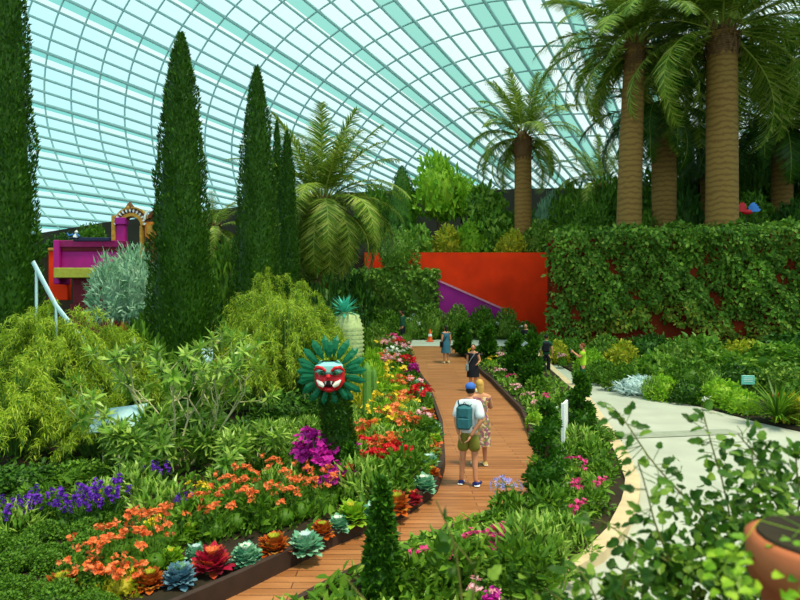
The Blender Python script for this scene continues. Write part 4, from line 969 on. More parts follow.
# ------------------------------------------------------------------ masked plant figures
def feather_ring(t, c, fw, n, L, W, tilt, m, name='feather', ph=0.0, r0=.3):
    """ring of feathers around the face, facing -y"""
    for i in range(n):
        a = 2 * PI * i / n + ph; d = np.array((math.cos(a), tilt, math.sin(a)))
        mb = MB(); leaves(mb, [np.array(c) + d * r0 * (1 + .25 * max(0, d[2]))], [d], [(0, -1, .05)], L, W, 'feather'); o = mb.build(name, m, t)
def ridged_body(mb, pts, rad, ridges=0, n=0, rng=None):
    tube(mb, pts, rad, 18)
def mask_figure():
    g = G(338, 486, .15); Y = g.y; t = thing('mask_figure', 'leafy column figure with white and red grinning mask and teal feather crown', 'garden figure', (g.x, Y, bed(g.x, Y)))
    k = Y / F; b = bed(g.x, Y); f = lambda px, py: ((px - 400) * k - g.x, (CAMZ - (py - HZ) * k) - b)
    x1, z1 = f(332, 380); x0, z0 = f(344, 470)
    zs = np.linspace(0, 1, 12); pts = np.stack([x0 + (x1 - x0) * zs, .02 + 0 * zs, (z1 - .0) * zs], 1); rad = np.interp(zs, [0, .5, 1], [.27, .235, .22])
    mb = MB(); tube(mb, pts, rad * .96, 18)
    rng = np.random.default_rng(3); n = 2600; u = rng.random(n); a = rng.uniform(0, 2 * PI, n)
    c = np.stack([np.interp(u, zs, pts[:, 0]), .02 + 0 * u, np.interp(u, zs, pts[:, 2])], 1); o = np.stack([np.cos(a), np.sin(a), 0 * a], 1)
    leaves(mb, c + o * np.interp(u, zs, rad)[:, None], o * .5 + rng.normal(0, .4, (n, 3)) + np.array((0, 0, .5)), o, rng.uniform(.06, .11, n), .04, 'dia'); mb.build('leafy_column', M['dark'], t)
    cx, cz = f(331.5, 373); cy = -.26
    feather_ring(t, (cx, cy + .16, cz), 0, 19, .37, .115, .10, M['teal'], ph=.1, r0=.22); feather_ring(t, (cx, cy + .08, cz), 0, 15, .28, .095, -.10, M['teal'], ph=.3, r0=.22)
    u = k  # one picture pixel here, in metres
    mb = MB(); box(mb, (cx, cy + .02, cz - 1.5 * u), (29 * u, .26, 26 * u), bev=.12); ellip(mb, (cx, cy - .02, cz - 6 * u), (14 * u, .13, 10 * u), 0, 18, 10); mb.build('face', M['red1'], t)
    mb = MB()
    box(mb, (cx, cy - .05, cz + 6.5 * u), (26.5 * u, .20, 15 * u), bev=.075)
    mb.build('forehead', M['cyan1'], t)
    for s in (-1, 1):
        mb = MB(); tube(mb, [(cx + s * 2.5 * u, cy - .165, cz + 4.6 * u), (cx + s * 6 * u, cy - .17, cz + 7.6 * u), (cx + s * 11 * u, cy - .13, cz + 8.2 * u), (cx + s * 14 * u, cy - .08, cz + 5 * u)], [1.0 * u, 1.6 * u, 1.9 * u, 1.0 * u], 8); mb.build('brow', M['red1'], t)
        mb = MB(); ellip(mb, (cx + s * 6.2 * u, cy - .135, cz + 2.8 * u), (3.6 * u, .05, 2.4 * u), 0, 14, 8); e = mb.build('eye', M['teal'], t)
        mb = MB(); ellip(mb, (cx + s * 6.2 * u, cy - .18, cz + 2.8 * u), (1.3 * u, .015, 1.3 * u), 0, 10, 6); mb.build('pupil', M['mouth'], e)
        mb = MB(); tube(mb, [(cx + s * 4.6 * u, cy - .15, cz - 10 * u), (cx + s * 8 * u, cy - .15, cz - 7.5 * u), (cx + s * 11.5 * u, cy - .12, cz - 4.2 * u)], [1.8 * u, 2.6 * u, .8 * u], 8); mb.build('cheek_stripe', M['white1'], t)
        mb = MB(); tube(mb, [(cx + s * 2.8 * u, cy - .16, cz - 5 * u), (cx + s * 2.6 * u, cy - .17, cz - 8.2 * u)], [.9 * u, .15 * u], 6); mb.build('fang', M['white1'], t)
    mb = MB(); ellip(mb, (cx, cy - .17, cz - .6 * u), (2.6 * u, .07, 2.4 * u), 0, 12, 8); mb.build('nose', M['red1'], t)
    mb = MB(); ellip(mb, (cx, cy - .11, cz - 7.6 * u), (7.5 * u, .06, 3.8 * u), 0, 16, 8); mb.build('mouth', M['mouth'], t)
    mb = MB(); ellip(mb, (cx, cy - .07, cz - 13.5 * u), (5 * u, .09, 3 * u), 0, 14, 8); mb.build('chin', M['red1'], t)
mask_figure()
def pale_figure():
    Y = 20.5; b = bed(P(345, 0, Y).x, Y); px = P(345, 0, Y).x; t = thing('ridged_figure', 'pale green ridged column figure with teal spiky crown behind the masked one', 'garden figure', (px, Y, b))
    k = Y / F; zt = P(345, 312, Y).z - b; zs = np.linspace(0, 1, 40)
    pts = np.stack([.10 * np.sin(zs * 2.2) + .35 * zs ** 2 * 0, 0 * zs, zt * zs], 1); rad = np.interp(zs, [0, .4, .8, .95, 1], [.5, .55, .52, .4, .15]) * (1 + .06 * np.sin(zs * 120))
    mb = MB(); tube(mb, pts, rad, 18); mb.build('ridged_body', M['paleg'], t)
    top = pts[-1]
    mb = MB(); n = 40; a = np.arange(n) * 2.4; e = np.linspace(-.1, 1.4, n); d = np.stack([np.cos(a) * np.cos(e), np.sin(a) * np.cos(e), np.sin(e)], 1)
    leaves(mb, top + d * .08 - np.array((0.1, 0, .05)), d, np.stack([-np.cos(a) * np.sin(e), -np.sin(a) * np.sin(e), np.cos(e)], 1), .62, .13, 'lance'); mb.build('crown', M['tealc'], t)
M['paleg'] = mat('pale_green_ridges', '#b4c888', .7, var=.18, scale=9); M['tealc'] = leafmat('teal_spikes', ['#2fae94', '#58c8b0', '#1f8f78'], .2)
pale_figure()
def cactus(px, base, top, wpx, label):
    g = G(px, base, .15); b = bed(g.x, g.y); H = P(px, top, g.y).z - b; R = wpx / 2 / F * g.y; mb = MB(); n = 24; zs = np.linspace(0, 1, 14)
    prof = R * np.interp(zs, [0, .1, .85, .95, 1], [.8, 1, 1, .75, .1]); a = np.linspace(0, 2 * PI, n, endpoint=False); rb = 1 + .12 * np.cos(a * 8)
    V = [(prof[i] * rb[j] * math.cos(a[j]), prof[i] * rb[j] * math.sin(a[j]), H * zs[i]) for i in range(14) for j in range(n)]
    mb.add(V, [(i * n + j, i * n + (j + 1) % n, (i + 1) * n + (j + 1) % n, (i + 1) * n + j) for i in range(13) for j in range(n)], 0, True)
    o = mb.build('column_cactus', M['cact'], None, (g.x, g.y, b)); return tag(o, label, 'cactus')
M['cact'] = mat('cactus_skin', '#5f9038', .6, var=.15, scale=12)
cactus(367, 425, 362, 8, 'tall pale green column cactus right of the mask'); cactus(374, 412, 368, 5, 'thinner column cactus just right of the taller one')

# ------------------------------------------------------------------ agapanthus, signs, cone, bird kite
def agapanthus(px, py, base, label):
    g = G(px + 6, base, .12); Y = g.y; c = P(px, py, Y); b = bed(g.x, Y); t = thing('agapanthus_flower', label, 'flower', (g.x, Y, b)); top = np.array((c.x - g.x, 0, c.z - b))
    mb = MB(); tube(mb, [(0, 0, 0), top * (.35, 1, .5), top], [.009, .008, .007], 6); mb.build('stem', M['stem'], t)
    mb = MB(); st = MB(); rng = np.random.default_rng(9)
    for d in rdir(44, rng):
        if d[2] < -.45: continue
        e = top + d * .18 * np.array((1.15, 1.15, .75)); tube(mb, [top, e], .003, 4, 1, False)
        th = np.linspace(0, 2 * PI, 6)[:5]; e1 = nrm(np.cross(d, (.2, .1, .95))); e2 = np.cross(d, e1)
        leaves(mb, np.repeat(e[None], 5, 0), np.cos(th)[:, None] * e1 + np.sin(th)[:, None] * e2 + d * .6, np.repeat(d[None], 5, 0), .05, .018, 'petal')
    mb.build('flower_head', [M['lila'], M['stem']], t)
    mb = MB(); n = 14; a = np.arange(n) * 2.4; d = np.stack([np.cos(a) * .6, np.sin(a) * .6, np.full(n, .6)], 1); leaves(mb, d * .02, d, np.stack([-np.cos(a), -np.sin(a), np.full(n, 1.)], 1), .34, .035, 'strip'); mb.build('leaves', M['mid'], t)
agapanthus(506, 487, 520, 'pale lilac globe flower on a bare stem standing over the boardwalk edge')
def info_board():
    g = G(565, 456, .12); Y = g.y; b = bed(g.x, Y); H = P(0, 401, Y).z - b
    t = thing('info_board', 'thin upright info board seen edge-on beside the spiral topiary', 'sign', (g.x, Y, b), math.radians(67))
    mb = MB(); box(mb, (0, 0, H * .52), (.52, .05, H * .94), bev=.01); p_ = mb.build('panel', M['whitep'], t)
    mb = MB(); box(mb, (.285, 0, H * .5), (.05, .07, H), bev=.008); mb.build('post', M['black'], t)
    mb = MB(); box(mb, (-.285, 0, H * .5), (.05, .07, H), bev=.008); mb.build('post', M['whitep'], t)
    mb = MB(); box(mb, (0, 0, .02), (.6, .2, .06), bev=.01); mb.build('foot', M['black'], t)
info_board()
def plate_sign():
    Y = 17.6; c = P(748, 380, Y); b = bed(c.x, Y); t = thing('plate_sign', 'small pale teal plate sign on a thin post in the bank at right', 'sign', (c.x, Y, b), -.15)
    mb = MB(); box(mb, (0, 0, c.z - b), (.36, .03, .27), bev=.01); mb.build('plate', M['tealp'], t); mb = MB(); box(mb, (0, .03, (c.z - b) / 2), (.04, .04, c.z - b + .1)); mb.build('post', M['black'], t)
    mb = MB(); [box(mb, (0, -.018, c.z - b + .06 - .05 * i), (.24, .006, .012)) for i in range(3)]; mb.build('lettering_lines', M['whitep'], t)
plate_sign()
def cone():
    g = G(430, 341); Y = 33.2; c = P(430, 341, Y); t = thing('traffic_cone', 'orange traffic cone at the far end of the boardwalk', 'traffic cone', (c.x, Y, hgt(Y) + .03))
    zs = np.array([.04, .22, .24, .42, .44, .70]); r = np.interp(zs, [.04, .7], [.15, .03])
    mb = MB(); tube(mb, [(0, 0, z) for z in np.linspace(.04, .70, 6)], np.interp(np.linspace(.04, .7, 6), [.04, .7], [.15, .03]), 16); mb.build('cone', M['orcone'], t)
    mb = MB(); box(mb, (0, 0, .025), (.4, .4, .05), bev=.01); mb.build('base', M['orcone'], t)
    mb = MB(); tube(mb, [(0, 0, .30), (0, 0, .44)], [.117, .094], 16); mb.build('white_band', M['whitep'], t)
cone()
def bird():
    Y = 30.2; c = P(747, 212, Y); t = thing('bird_ornament', 'red and blue winged ornament on top of the vine wall at right', 'ornament', (c.x, Y, ZT - .1)); z = c.z - ZT + .1
    mb = MB(); tube(mb, [(0, 0, 0), (0, 0, z)], .025, 6); mb.build('post', M['black'], t)
    mb = MB(); ellip(mb, (0, 0, z), (.3, .14, .13), 0, 14, 8); ellip(mb, (.3, -.02, z + .14), (.11, .09, .1), 0, 12, 8); mb.build('body', M['red1'], t)
    for s, m_ in ((-1, 'red1'), (1, 'bluep')):
        mb = MB(); leaves(mb, [(0.05 * s, -.05, z + .03 + .06 * i) for i in range(4)], [(s, -.1, .15 + .2 * i) for i in range(4)], [(0, -1, .2)] * 4, [.62 - .07 * i for i in range(4)], .2, 'feather'); mb.build('wing', M[m_], t)
M['bluep'] = mat('blue_paint', '#3a78c8', .5)
bird()

# ------------------------------------------------------------------ magenta balcony and ornate arch
def balcony():
    Y = 34.0; k = Y / F; c = P(80, 0, Y); b = 0.0; t = thing('garden_pavilion', 'magenta balcony pavilion with maroon base among the trees at left', 'pavilion', (c.x, Y, 0)); X = lambda px: (px - 80) * k; Z = lambda py: CAMZ - (py - HZ) * k
    def bx(name, a, b_, y0, y1, d0, d1, m, bev=.03):
        mb = MB(); box(mb, ((X(a) + X(b_)) / 2, (d0 + d1) / 2, (Z(y0) + Z(y1)) / 2), (abs(X(b_) - X(a)), abs(d1 - d0), abs(Z(y0) - Z(y1))), bev=bev); return mb.build(name, M[m], t)
    bx('side_pillar', 53, 59, 240, 284, 0, 1.2, 'magw'); bx('front_panel', 59, 121, 246, 268, .25, .5, 'magw'); bx('top_rail', 58, 122, 240, 247, .1, .9, 'magw2')
    bx('recess', 59, 121, 246, 251, .18, .3, 'maroon'); bx('ledge', 56, 123, 268, 278, -.25, .9, 'limep'); bx('base', 70, 112, 278, 304, .3, 2, 'maroon', .02)
    mb = MB(); box(mb, (X(90), 1.2, (Z(304) - .0) / 2 + .0), (2.6, 1.8, Z(304))); mb.build('plinth', M['maroon'], t)
    bx('back_wall', 36, 56, 249, 300, 1.2, 1.6, 'redw'); bx('gilded_cap', 36, 56, 246, 249, 1.1, 1.7, 'gold')
    bx('corner_panel', 110, 119, 222, 243, .7, 1.1, 'magw'); bx('gilded_frame', 106, 110, 214, 246, .6, 1.1, 'gold'); bx('purple_cap', 110, 120, 216, 223, .55, 1.1, 'purw')
    a = bx('horizontal_bar', 76, 113, 238, 242, -.35, -.15, 'navy', .04)
    return t
M['magw2'] = mat('dark_magenta_panel', '#8f1058', .6, var=.2)
balcony()
def small_statue():
    Y = 33.4; k = Y / F; p = P(72, 241, Y); t = thing('small_statue', 'small white and blue figurine on the left corner of the magenta balcony', 'statue', (p.x, Y + .35, P(0, 240, 34).z))
    mb = MB(); tube(mb, [(0, 0, 0), (0, 0, .18), (.05, 0, .34)], [.14, .12, .06], 10); ellip(mb, (.07, -.02, .42), .09, 0); mb.build('body', M['whitep'], t)
    mb = MB(); tube(mb, [(-.1, -.02, .3), (-.3, -.1, .2), (-.42, -.1, .36)], [.05, .04, .03], 8); tube(mb, [(.1, -.02, .3), (.3, -.1, .16)], [.05, .035], 8); mb.build('arms', M['bluep'], t)
    mb = MB(); ellip(mb, (-.05, -.1, .06), (.3, .12, .06), 0); mb.build('skirt', M['navy'], t)
small_statue()
def arch():
    Y = 35.0; k = Y / F; c = P(131, 0, Y); t = thing('ornate_arch', 'ochre gabled archway with white fringe and orange side panel behind silvery shrub', 'arch', (c.x, Y, 0)); X = lambda px: (px - 131) * k; Z = lambda py: CAMZ - (py - HZ) * k
    def arcpoly(cx, cy, r0, r1, a0, a1, n=18):
        o = [(cx + r1 * math.cos(a), cy + r1 * math.sin(a)) for a in np.linspace(a0, a1, n)]; i_ = [(cx + r0 * math.cos(a), cy + r0 * math.sin(a)) for a in np.linspace(a1, a0, n)]; return o + i_
    def arcband(name, cx, cy, r0, r1, a0, a1, y0, y1, m, n=16):
        mb = MB(); V = []; al = np.linspace(a0, a1, n)
        for a in al:
            for r_, y_ in ((r0, y0), (r1, y0), (r1, y1), (r0, y1)): V.append((cx + r_ * math.cos(a), y_, cy + r_ * math.sin(a)))
        fc = [(i * 4 + q, i * 4 + (q + 1) % 4, i * 4 + 4 + (q + 1) % 4, i * 4 + 4 + q) for i in range(n - 1) for q in range(4)] + [(0, 1, 2, 3), tuple((n - 1) * 4 + q for q in (3, 2, 1, 0))]
        mb.add(V, fc); return mb.build(name, M[m], t)
    cx, cz = X(133), Z(226); r = 9.2 * k
    for s in (-1, 1):
        mb = MB(); box(mb, (cx + s * 9.5 * k, 0, cz / 2), (3 * k, .5, cz), bev=.04); mb.build('pillar', M['gold'], t)
    arcband('arch_band', cx, cz, r, r + 3.4 * k, 0, PI, -.25, .25, 'gold'); arcband('outer_band', cx, cz, r + 3.4 * k, r + 8 * k, .25, PI - .25, -.1, .2, 'brown2')
    a2 = arcband('upper_scroll', cx, cz + 1 * k, r + 7 * k, r + 8.6 * k, .35, PI - .35, -.22, .2, 'gold')
    mb = MB()
    for a in np.linspace(.1, PI - .1, 13):
        d = np.array((math.cos(a), -.15, math.sin(a))); leaves(mb, [np.array((cx, -.27, cz)) + d * (r + 3 * k)], [d], [(0, -1, 0)], 4.2 * k, 2.4 * k, 'petal')
    mb.build('white_fringe', M['whitep'], t)
    mb = MB(); zt = cz + r + 6 * k; tube(mb, [(cx - 2 * k, 0, zt - 1 * k), (cx - 3 * k, 0, zt + 3 * k), (cx - 3 * k, 0, zt + 6 * k), (cx - 3 * k, 0, zt + 9 * k)], [4.2 * k, 4.6 * k, 2.6 * k, .5 * k], 14, ry=[.25, .28, .2, .05]); mb.build('finial', M['brown2'], t)
    mb = MB(); ellip(mb, (cx - 3 * k, -.28, zt + 2.2 * k), (1.7 * k, .05, 2.4 * k), 0); mb.build('finial_medallion', M['gold'], t)
    # right lobe with shield panel
    sx = X(151); mb = MB(); prism(mb, [(sx - 5 * k, Z(222)), (sx + 8 * k, Z(222)), (sx + 8 * k, Z(236)), (sx + 1 * k, Z(241)), (sx - 5 * k, Z(236))], -.12, .12); mb.build('shield_panel', M['orp'], t)
    mb = MB(); prism(mb, [(sx - 3 * k, Z(225)), (sx + 5 * k, Z(225)), (sx + 5 * k, Z(233)), (sx + 1 * k, Z(237)), (sx - 3 * k, Z(233))], -.18, -.12); mb.build('shield_inset', M['gold'], t)
    arcband('side_scroll', sx + 7 * k, Z(219), 5.5 * k, 9 * k, .6, PI - .1, -.2, .2, 'brown2'); arcband('side_fringe', sx + 5 * k, Z(219), 8.5 * k, 10.5 * k, 2.2, PI + .1, -.28, -.2, 'whitep', 6)
    mb = MB(); box(mb, (sx + 1 * k, .1, Z(241) / 2), (11 * k, .3, Z(241))); mb.build('side_base', M['brown2'], t)
M['brown2'] = mat('brown_carving', '#6a3c18', .7, var=.3, scale=8)
arch()
# pale panels glimpsed between the shrubs
def pale_band():
    Y = 14.6; t = thing('slanted_handrail', 'pale blue slanted railing running down through the feathery shrubs at left', 'railing', (P(60, 0, Y).x, Y, 0)); x0 = P(60, 0, Y).x
    a, m_, b_ = [Vector((P(px, 0, Y).x - x0, 0, P(0, py, Y).z)) for px, py in ((33, 262), (62, 306), (112, 362))]
    a.y, m_.y, b_.y = 0, -.25, -.5
    mb = MB(); tube(mb, [a, m_, b_], [.03, .03, .03], 8, ry=[.07, .07, .07]); mb.build('rail', M['paleb'], t)
    for q in (a.lerp(m_, .15), m_, b_):
        mb = MB(); tube(mb, [(q.x, q.y, -.0), (q.x, q.y, q.z)], .035, 8); mb.build('post', M['paleb'], t)
pale_band()
def pale_panel(px, py, Y, w_, h_, rz, tilt, label):
    c = P(px, py, Y); b = bed(c.x, Y); t = thing('sign_board', label, 'board', (c.x, Y, b), rz)
    mb = MB(); W_, H_ = w_ / F * Y / 2, h_ / F * Y / 2; z = c.z - b
    mb.add([(-W_, -H_ * .8, z - H_ - tilt), (W_, -H_ * .8, z - H_ + tilt), (W_, H_ * .8, z + H_ + tilt), (-W_, H_ * .8, z + H_ - tilt)] + [(-W_, -H_ * .8 + .03, z - H_ - tilt - .03), (W_, -H_ * .8 + .03, z - H_ + tilt - .03), (W_, H_ * .8 + .03, z + H_ + tilt - .03), (-W_, H_ * .8 + .03, z + H_ - tilt - .03)],
           [(0, 1, 2, 3), (7, 6, 5, 4), (0, 4, 5, 1), (1, 5, 6, 2), (2, 6, 7, 3), (3, 7, 4, 0)]); mb.build('plate', M['paleb'], t)
    for s in (-.6, .6):
        mb = MB(); tube(mb, [(W_ * s, .05, 0), (W_ * s, .03, z + tilt * s - .02)], .02, 6); mb.build('leg', M['twig'], t)
pale_panel(117, 418, 10.9, 54, 20, -.1, .07, 'pale blue slanted board showing through the lance-leaved shrub at left')
pale_panel(206, 355, 12.6, 13, 14, .2, .03, 'small pale blue board glimpsed between the lance leaves')

# ------------------------------------------------------------------ people
def skin_arrays(verts, edges, radii, root=0, sub=2):
    me = bpy.data.meshes.new('tmp'); me.from_pydata(verts, edges, []); o = bpy.data.objects.new('tmp', me); C.objects.link(o)
    sk = o.modifiers.new('s', 'SKIN'); sk.branch_smoothing = .5
    for i, r_ in enumerate(radii):
        me.skin_vertices[0].data[i].radius = r_ if isinstance(r_, tuple) else (r_, r_); me.skin_vertices[0].data[i].use_root = (i == root)
    sb = o.modifiers.new('u', 'SUBSURF'); sb.levels = sub; sb.render_levels = sub
    dg = bpy.context.evaluated_depsgraph_get(); m2 = bpy.data.meshes.new_from_object(o.evaluated_get(dg))
    V = np.array([v.co[:] for v in m2.vertices]).reshape(-1, 3); Fc = [tuple(p.vertices) for p in m2.polygons]
    bpy.data.objects.remove(o); bpy.data.meshes.remove(me); bpy.data.meshes.remove(m2); return V, Fc
def lerp(a, b, t): return tuple(a[i] + (b[i] - a[i]) * t for i in range(3))
def person(label, loc, rz, H, J={}, hair='hairb', hairlen=.0, top=None, sleeve=.45, bottom=None, leg=.75, dress=None, shoes='black', female=False, cap=None, hat=None, rnd=1.0, skin='skin'):
    """standing figure facing +y before rotation; joints in units of the body height"""
    S = 1 if not female else .92
    j = dict(pel=(0, 0, .525), wai=(0, 0, .62), che=(0, -.005, .725), nb=(0, -.012, .822), nt=(0, .008, .875), sl=(-.105 * S, -.008, .80), sr=(.105 * S, -.008, .80), el=(-.135 * S, -.02, .635), er=(.135 * S, -.02, .635), wl=(-.135, .03, .49), wr=(.135, .03, .49),
             hl=(-.05, 0, .50), hr=(.05, 0, .50), kl=(-.055, .01, .28), kr=(.055, .01, .28), al=(-.06, -.012, .045), ar=(.06, -.012, .045), tl=(-.07, .075, .018), tr=(.07, .075, .018), head=(0, .018, .935)); j.update(J)
    t = thing('person', label, 'person', loc, rz)
    mul = lambda p: tuple(x * H for x in p)
    nm = ['pel', 'wai', 'che', 'nb', 'nt', 'sl', 'el', 'wl', 'sr', 'er', 'wr', 'hl', 'kl', 'al', 'tl', 'hr', 'kr', 'ar', 'tr']; ix = {n: i for i, n in enumerate(nm)}
    rad = dict(pel=(.085, .062), wai=(.07, .055), che=(.088, .062), nb=(.045, .04), nt=(.033, .033), sl=.040, el=.026, wl=.017, sr=.040, er=.026, wr=.017, hl=.056, kl=.034, al=.021, tl=.016, hr=.056, kr=.034, ar=.021, tr=.016)
    E_ = [('pel', 'wai'), ('wai', 'che'), ('che', 'nb'), ('nb', 'nt'), ('nb', 'sl'), ('sl', 'el'), ('el', 'wl'), ('nb', 'sr'), ('sr', 'er'), ('er', 'wr'), ('pel', 'hl'), ('hl', 'kl'), ('kl', 'al'), ('al', 'tl'), ('pel', 'hr'), ('hr', 'kr'), ('kr', 'ar'), ('ar', 'tr')]
    sr_ = lambda r_, a=0: tuple((x + a) * H for x in r_) if isinstance(r_, tuple) else (r_ + a) * H
    V, Fc = skin_arrays([mul(j[n]) for n in nm], [(ix[a], ix[b]) for a, b in E_], [sr_(rad[n]) for n in nm])
    mb = MB(); mb.add(V, Fc, 0, True)
    hd = np.array(j['head']) * H
    ellip(mb, hd, (.043 * H, .054 * H, .064 * H), 0, 16, 12)
    ellip(mb, hd + np.array((0, .052, -.008)) * H, (.009 * H, .014 * H, .014 * H), 0, 8, 6)
    for s in (-1, 1):
        ellip(mb, hd + np.array((s * .043, -.004, -.004)) * H, (.007 * H, .012 * H, .019 * H), 0, 8, 6)
        ellip(mb, hd + np.array((s * .017, .047, .004)) * H, (.008 * H, .006 * H, .005 * H), 1, 8, 6)
    ellip(mb, hd + np.array((0, .047, -.032)) * H, (.015 * H, .006 * H, .004 * H), 2, 8, 6)
    for w_, e_, s in (('wl', 'el', -1), ('wr', 'er', 1)):      # hands: palm, four curled fingers, thumb
        wv = np.array(j[w_]); d = nrm(wv - np.array(j[e_])); sd = nrm(np.cross(d, (1.0, .2, 0.1))); nn = np.cross(sd, d)
        ellip(mb, (wv + d * .026) * H, (.013 * H, .021 * H, .028 * H), 0, 10, 8, M=np.stack([nn, sd, d], 1))
        for q in range(4):
            o_ = wv + d * .046 + sd * (q - 1.5) * .0105; L = (.036, .043, .041, .032)[q]; cu = nn * s * -.012
            tube(mb, [o_ * H, (o_ + d * L * .5 + cu * .3) * H, (o_ + d * L * .95 + cu) * H], [.0058 * H, .0052 * H, .004 * H], 6)
        o_ = wv + d * .018 + sd * .018; tube(mb, [o_ * H, (o_ + d * .018 + sd * .012) * H, (o_ + d * .036 + sd * .014) * H], [.0066 * H, .006 * H, .0045 * H], 6)
    mb.build('body', [M[skin], M['hairb'], M['red1']], t)
    # hair
    mb = MB(); ellip(mb, hd + np.array((0, -.010, .012)) * H, (.047 * H, .054 * H, .060 * H), 0, 16, 12)
    if hairlen > 0: tube(mb, [hd + np.array((0, -.03, .02)) * H, hd + np.array((0, -.042, -.04)) * H, hd + np.array((0, -.045, -.06 - hairlen)) * H], [.04 * H, .044 * H, .02 * H], 10, ry=[.03 * H, .025 * H, .012 * H])
    mb.build('hair', M[hair], t)
    def cloth(name, nodes, extra, edges, add, m):
        vs = [j[n] for n in nodes] + [e[0] for e in extra]; rs = [sr_(rad[n], add) for n in nodes] + [sr_(e[1], add) for e in extra]
        V, Fc = skin_arrays([mul(v) for v in vs], edges, rs); mb = MB(); mb.add(V, Fc, 0, True); return mb.build(name, M[m], t)
    if top:
        pl = lerp(j['pel'], j['wai'], -.25); ex = [(pl, (.088, .066)), (lerp(j['sl'], j['el'], sleeve) if sleeve <= 1 else lerp(j['el'], j['wl'], sleeve - 1), .034 if sleeve <= 1 else .022), (lerp(j['sr'], j['er'], sleeve) if sleeve <= 1 else lerp(j['er'], j['wr'], sleeve - 1), .034 if sleeve <= 1 else .022)]
        ex.append((lerp(j['nb'], j['nt'], .35), (.044, .038)))
        if sleeve <= 1: cloth('shirt', ['wai', 'che', 'nb', 'sl', 'sr'], ex, [(0, 5), (0, 1), (1, 2), (2, 3), (2, 4), (3, 6), (4, 7), (2, 8)], .018, top)
        else: cloth('shirt', ['wai', 'che', 'nb', 'sl', 'sr', 'el', 'er'], ex, [(0, 7), (0, 1), (1, 2), (2, 3), (2, 4), (3, 5), (5, 8), (4, 6), (6, 9), (2, 10)], .016, top)
    if bottom:
        kk = leg
        pt_ = lambda h, k_, a: lerp(j[h], j[k_], kk) if kk <= 1 else lerp(j[k_], j[a], kk - 1)
        if kk <= 1: cloth('shorts', ['pel', 'hl', 'hr'], [(lerp(j['pel'], j['wai'], .45), (.082, .06)), (pt_('hl', 'kl', 'al'), .047), (pt_('hr', 'kr', 'ar'), .047)], [(0, 3), (0, 1), (0, 2), (1, 4), (2, 5)], .016, bottom)
        else: cloth('trousers', ['pel', 'hl', 'hr', 'kl', 'kr'], [(lerp(j['pel'], j['wai'], .6), (.082, .06)), (pt_('hl', 'kl', 'al'), .030), (pt_('hr', 'kr', 'ar'), .030)], [(0, 5), (0, 1), (0, 2), (1, 3), (3, 6), (2, 4), (4, 7)], .014, bottom)
    if dress:
        m_, hem = dress; zz = [.80, .745, .68, .62, .56, .50, .42, .34, hem] if hem < .33 else [.80, .745, .68, .62, .56, .50, hem]
        rx = np.interp(zz, [hem, .5, .54, .62, .74, .80], [.135, .12, .108, .086, .104, .085]) * H; ry = np.interp(zz, [hem, .5, .54, .62, .74, .80], [.115, .095, .088, .07, .078, .055]) * H
        mb = MB(); n = 20; V = []
        for i, z in enumerate(zz):
            for q in range(n):
                a = 2 * PI * q / n; f = 1 + .05 * math.sin(q * 5 * 2 * PI / n * 1.0) * max(0, (.5 - z) * 3); V.append((rx[i] * f * math.cos(a), ry[i] * f * math.sin(a) - .004 * H, z * H))
        mb.add(V, [(i * n + q, i * n + (q + 1) % n, (i + 1) * n + (q + 1) % n, (i + 1) * n + q) for i in range(len(zz) - 1) for q in range(n)], 0, True); mb.build('dress', M[m_], t)
        cloth('bodice', ['che', 'nb', 'sl', 'sr'], [(lerp(j['sl'], j['el'], .25), .036), (lerp(j['sr'], j['er'], .25), .036)], [(0, 1), (1, 2), (1, 3), (2, 4), (3, 5)], .011, m_)
    for a_, t_ in (('al', 'tl'), ('ar', 'tr')):
        A, T = np.array(j[a_]) * H, np.array(j[t_]) * H; d = nrm((T - A) * (1, 1, 0)); mb = MB()
        z0 = min(A[2] - .045 * H, T[2] - .018 * H)
        tube(mb, [A - d * .022 * H + np.array((0, 0, -.018 * H)), A + np.array((0, 0, -.022 * H)), A + d * .05 * H + np.array((0, 0, -.026 * H)), T + d * .02 * H], [.026 * H, .031 * H, .029 * H, .018 * H], 10, ry=[.022 * H, .025 * H, .019 * H, .012 * H])
        sh = mb.build('shoe', M[shoes], t); mb = MB(); c_ = (A + T) / 2; box(mb, (c_[0], c_[1] + .003 * H, z0 + .008 * H), (.052 * H, .15 * H, .013 * H), bev=.006 * H); mb.build('sole', M['whitep'], sh)
    if cap:
        mb = MB(); n = 16; V = []
        ellip(mb, hd + np.array((0, -.006, .030)) * H, (.052 * H, .060 * H, .045 * H), 0, 16, 10); c_ = mb.build('cap', M[cap], t)
        mb = MB(); box(mb, tuple(hd + np.array((0, .072, .028)) * H), (.07 * H, .06 * H, .006 * H), bev=.002); mb.build('peak', M[cap], c_)
    if hat:
        mb = MB(); tube(mb, [hd + np.array((0, 0, z)) * H for z in (.022, .028, .03, .055, .075, .08)], np.array([.10, .098, .055, .052, .044, .02]) * H, 18); mb.build('hat', M[hat], t)
    return t
def on_path(px, py, dz=.05):
    g = G(px, py, .02); return Vector((g.x, g.y, hgt(g.y) + .025))
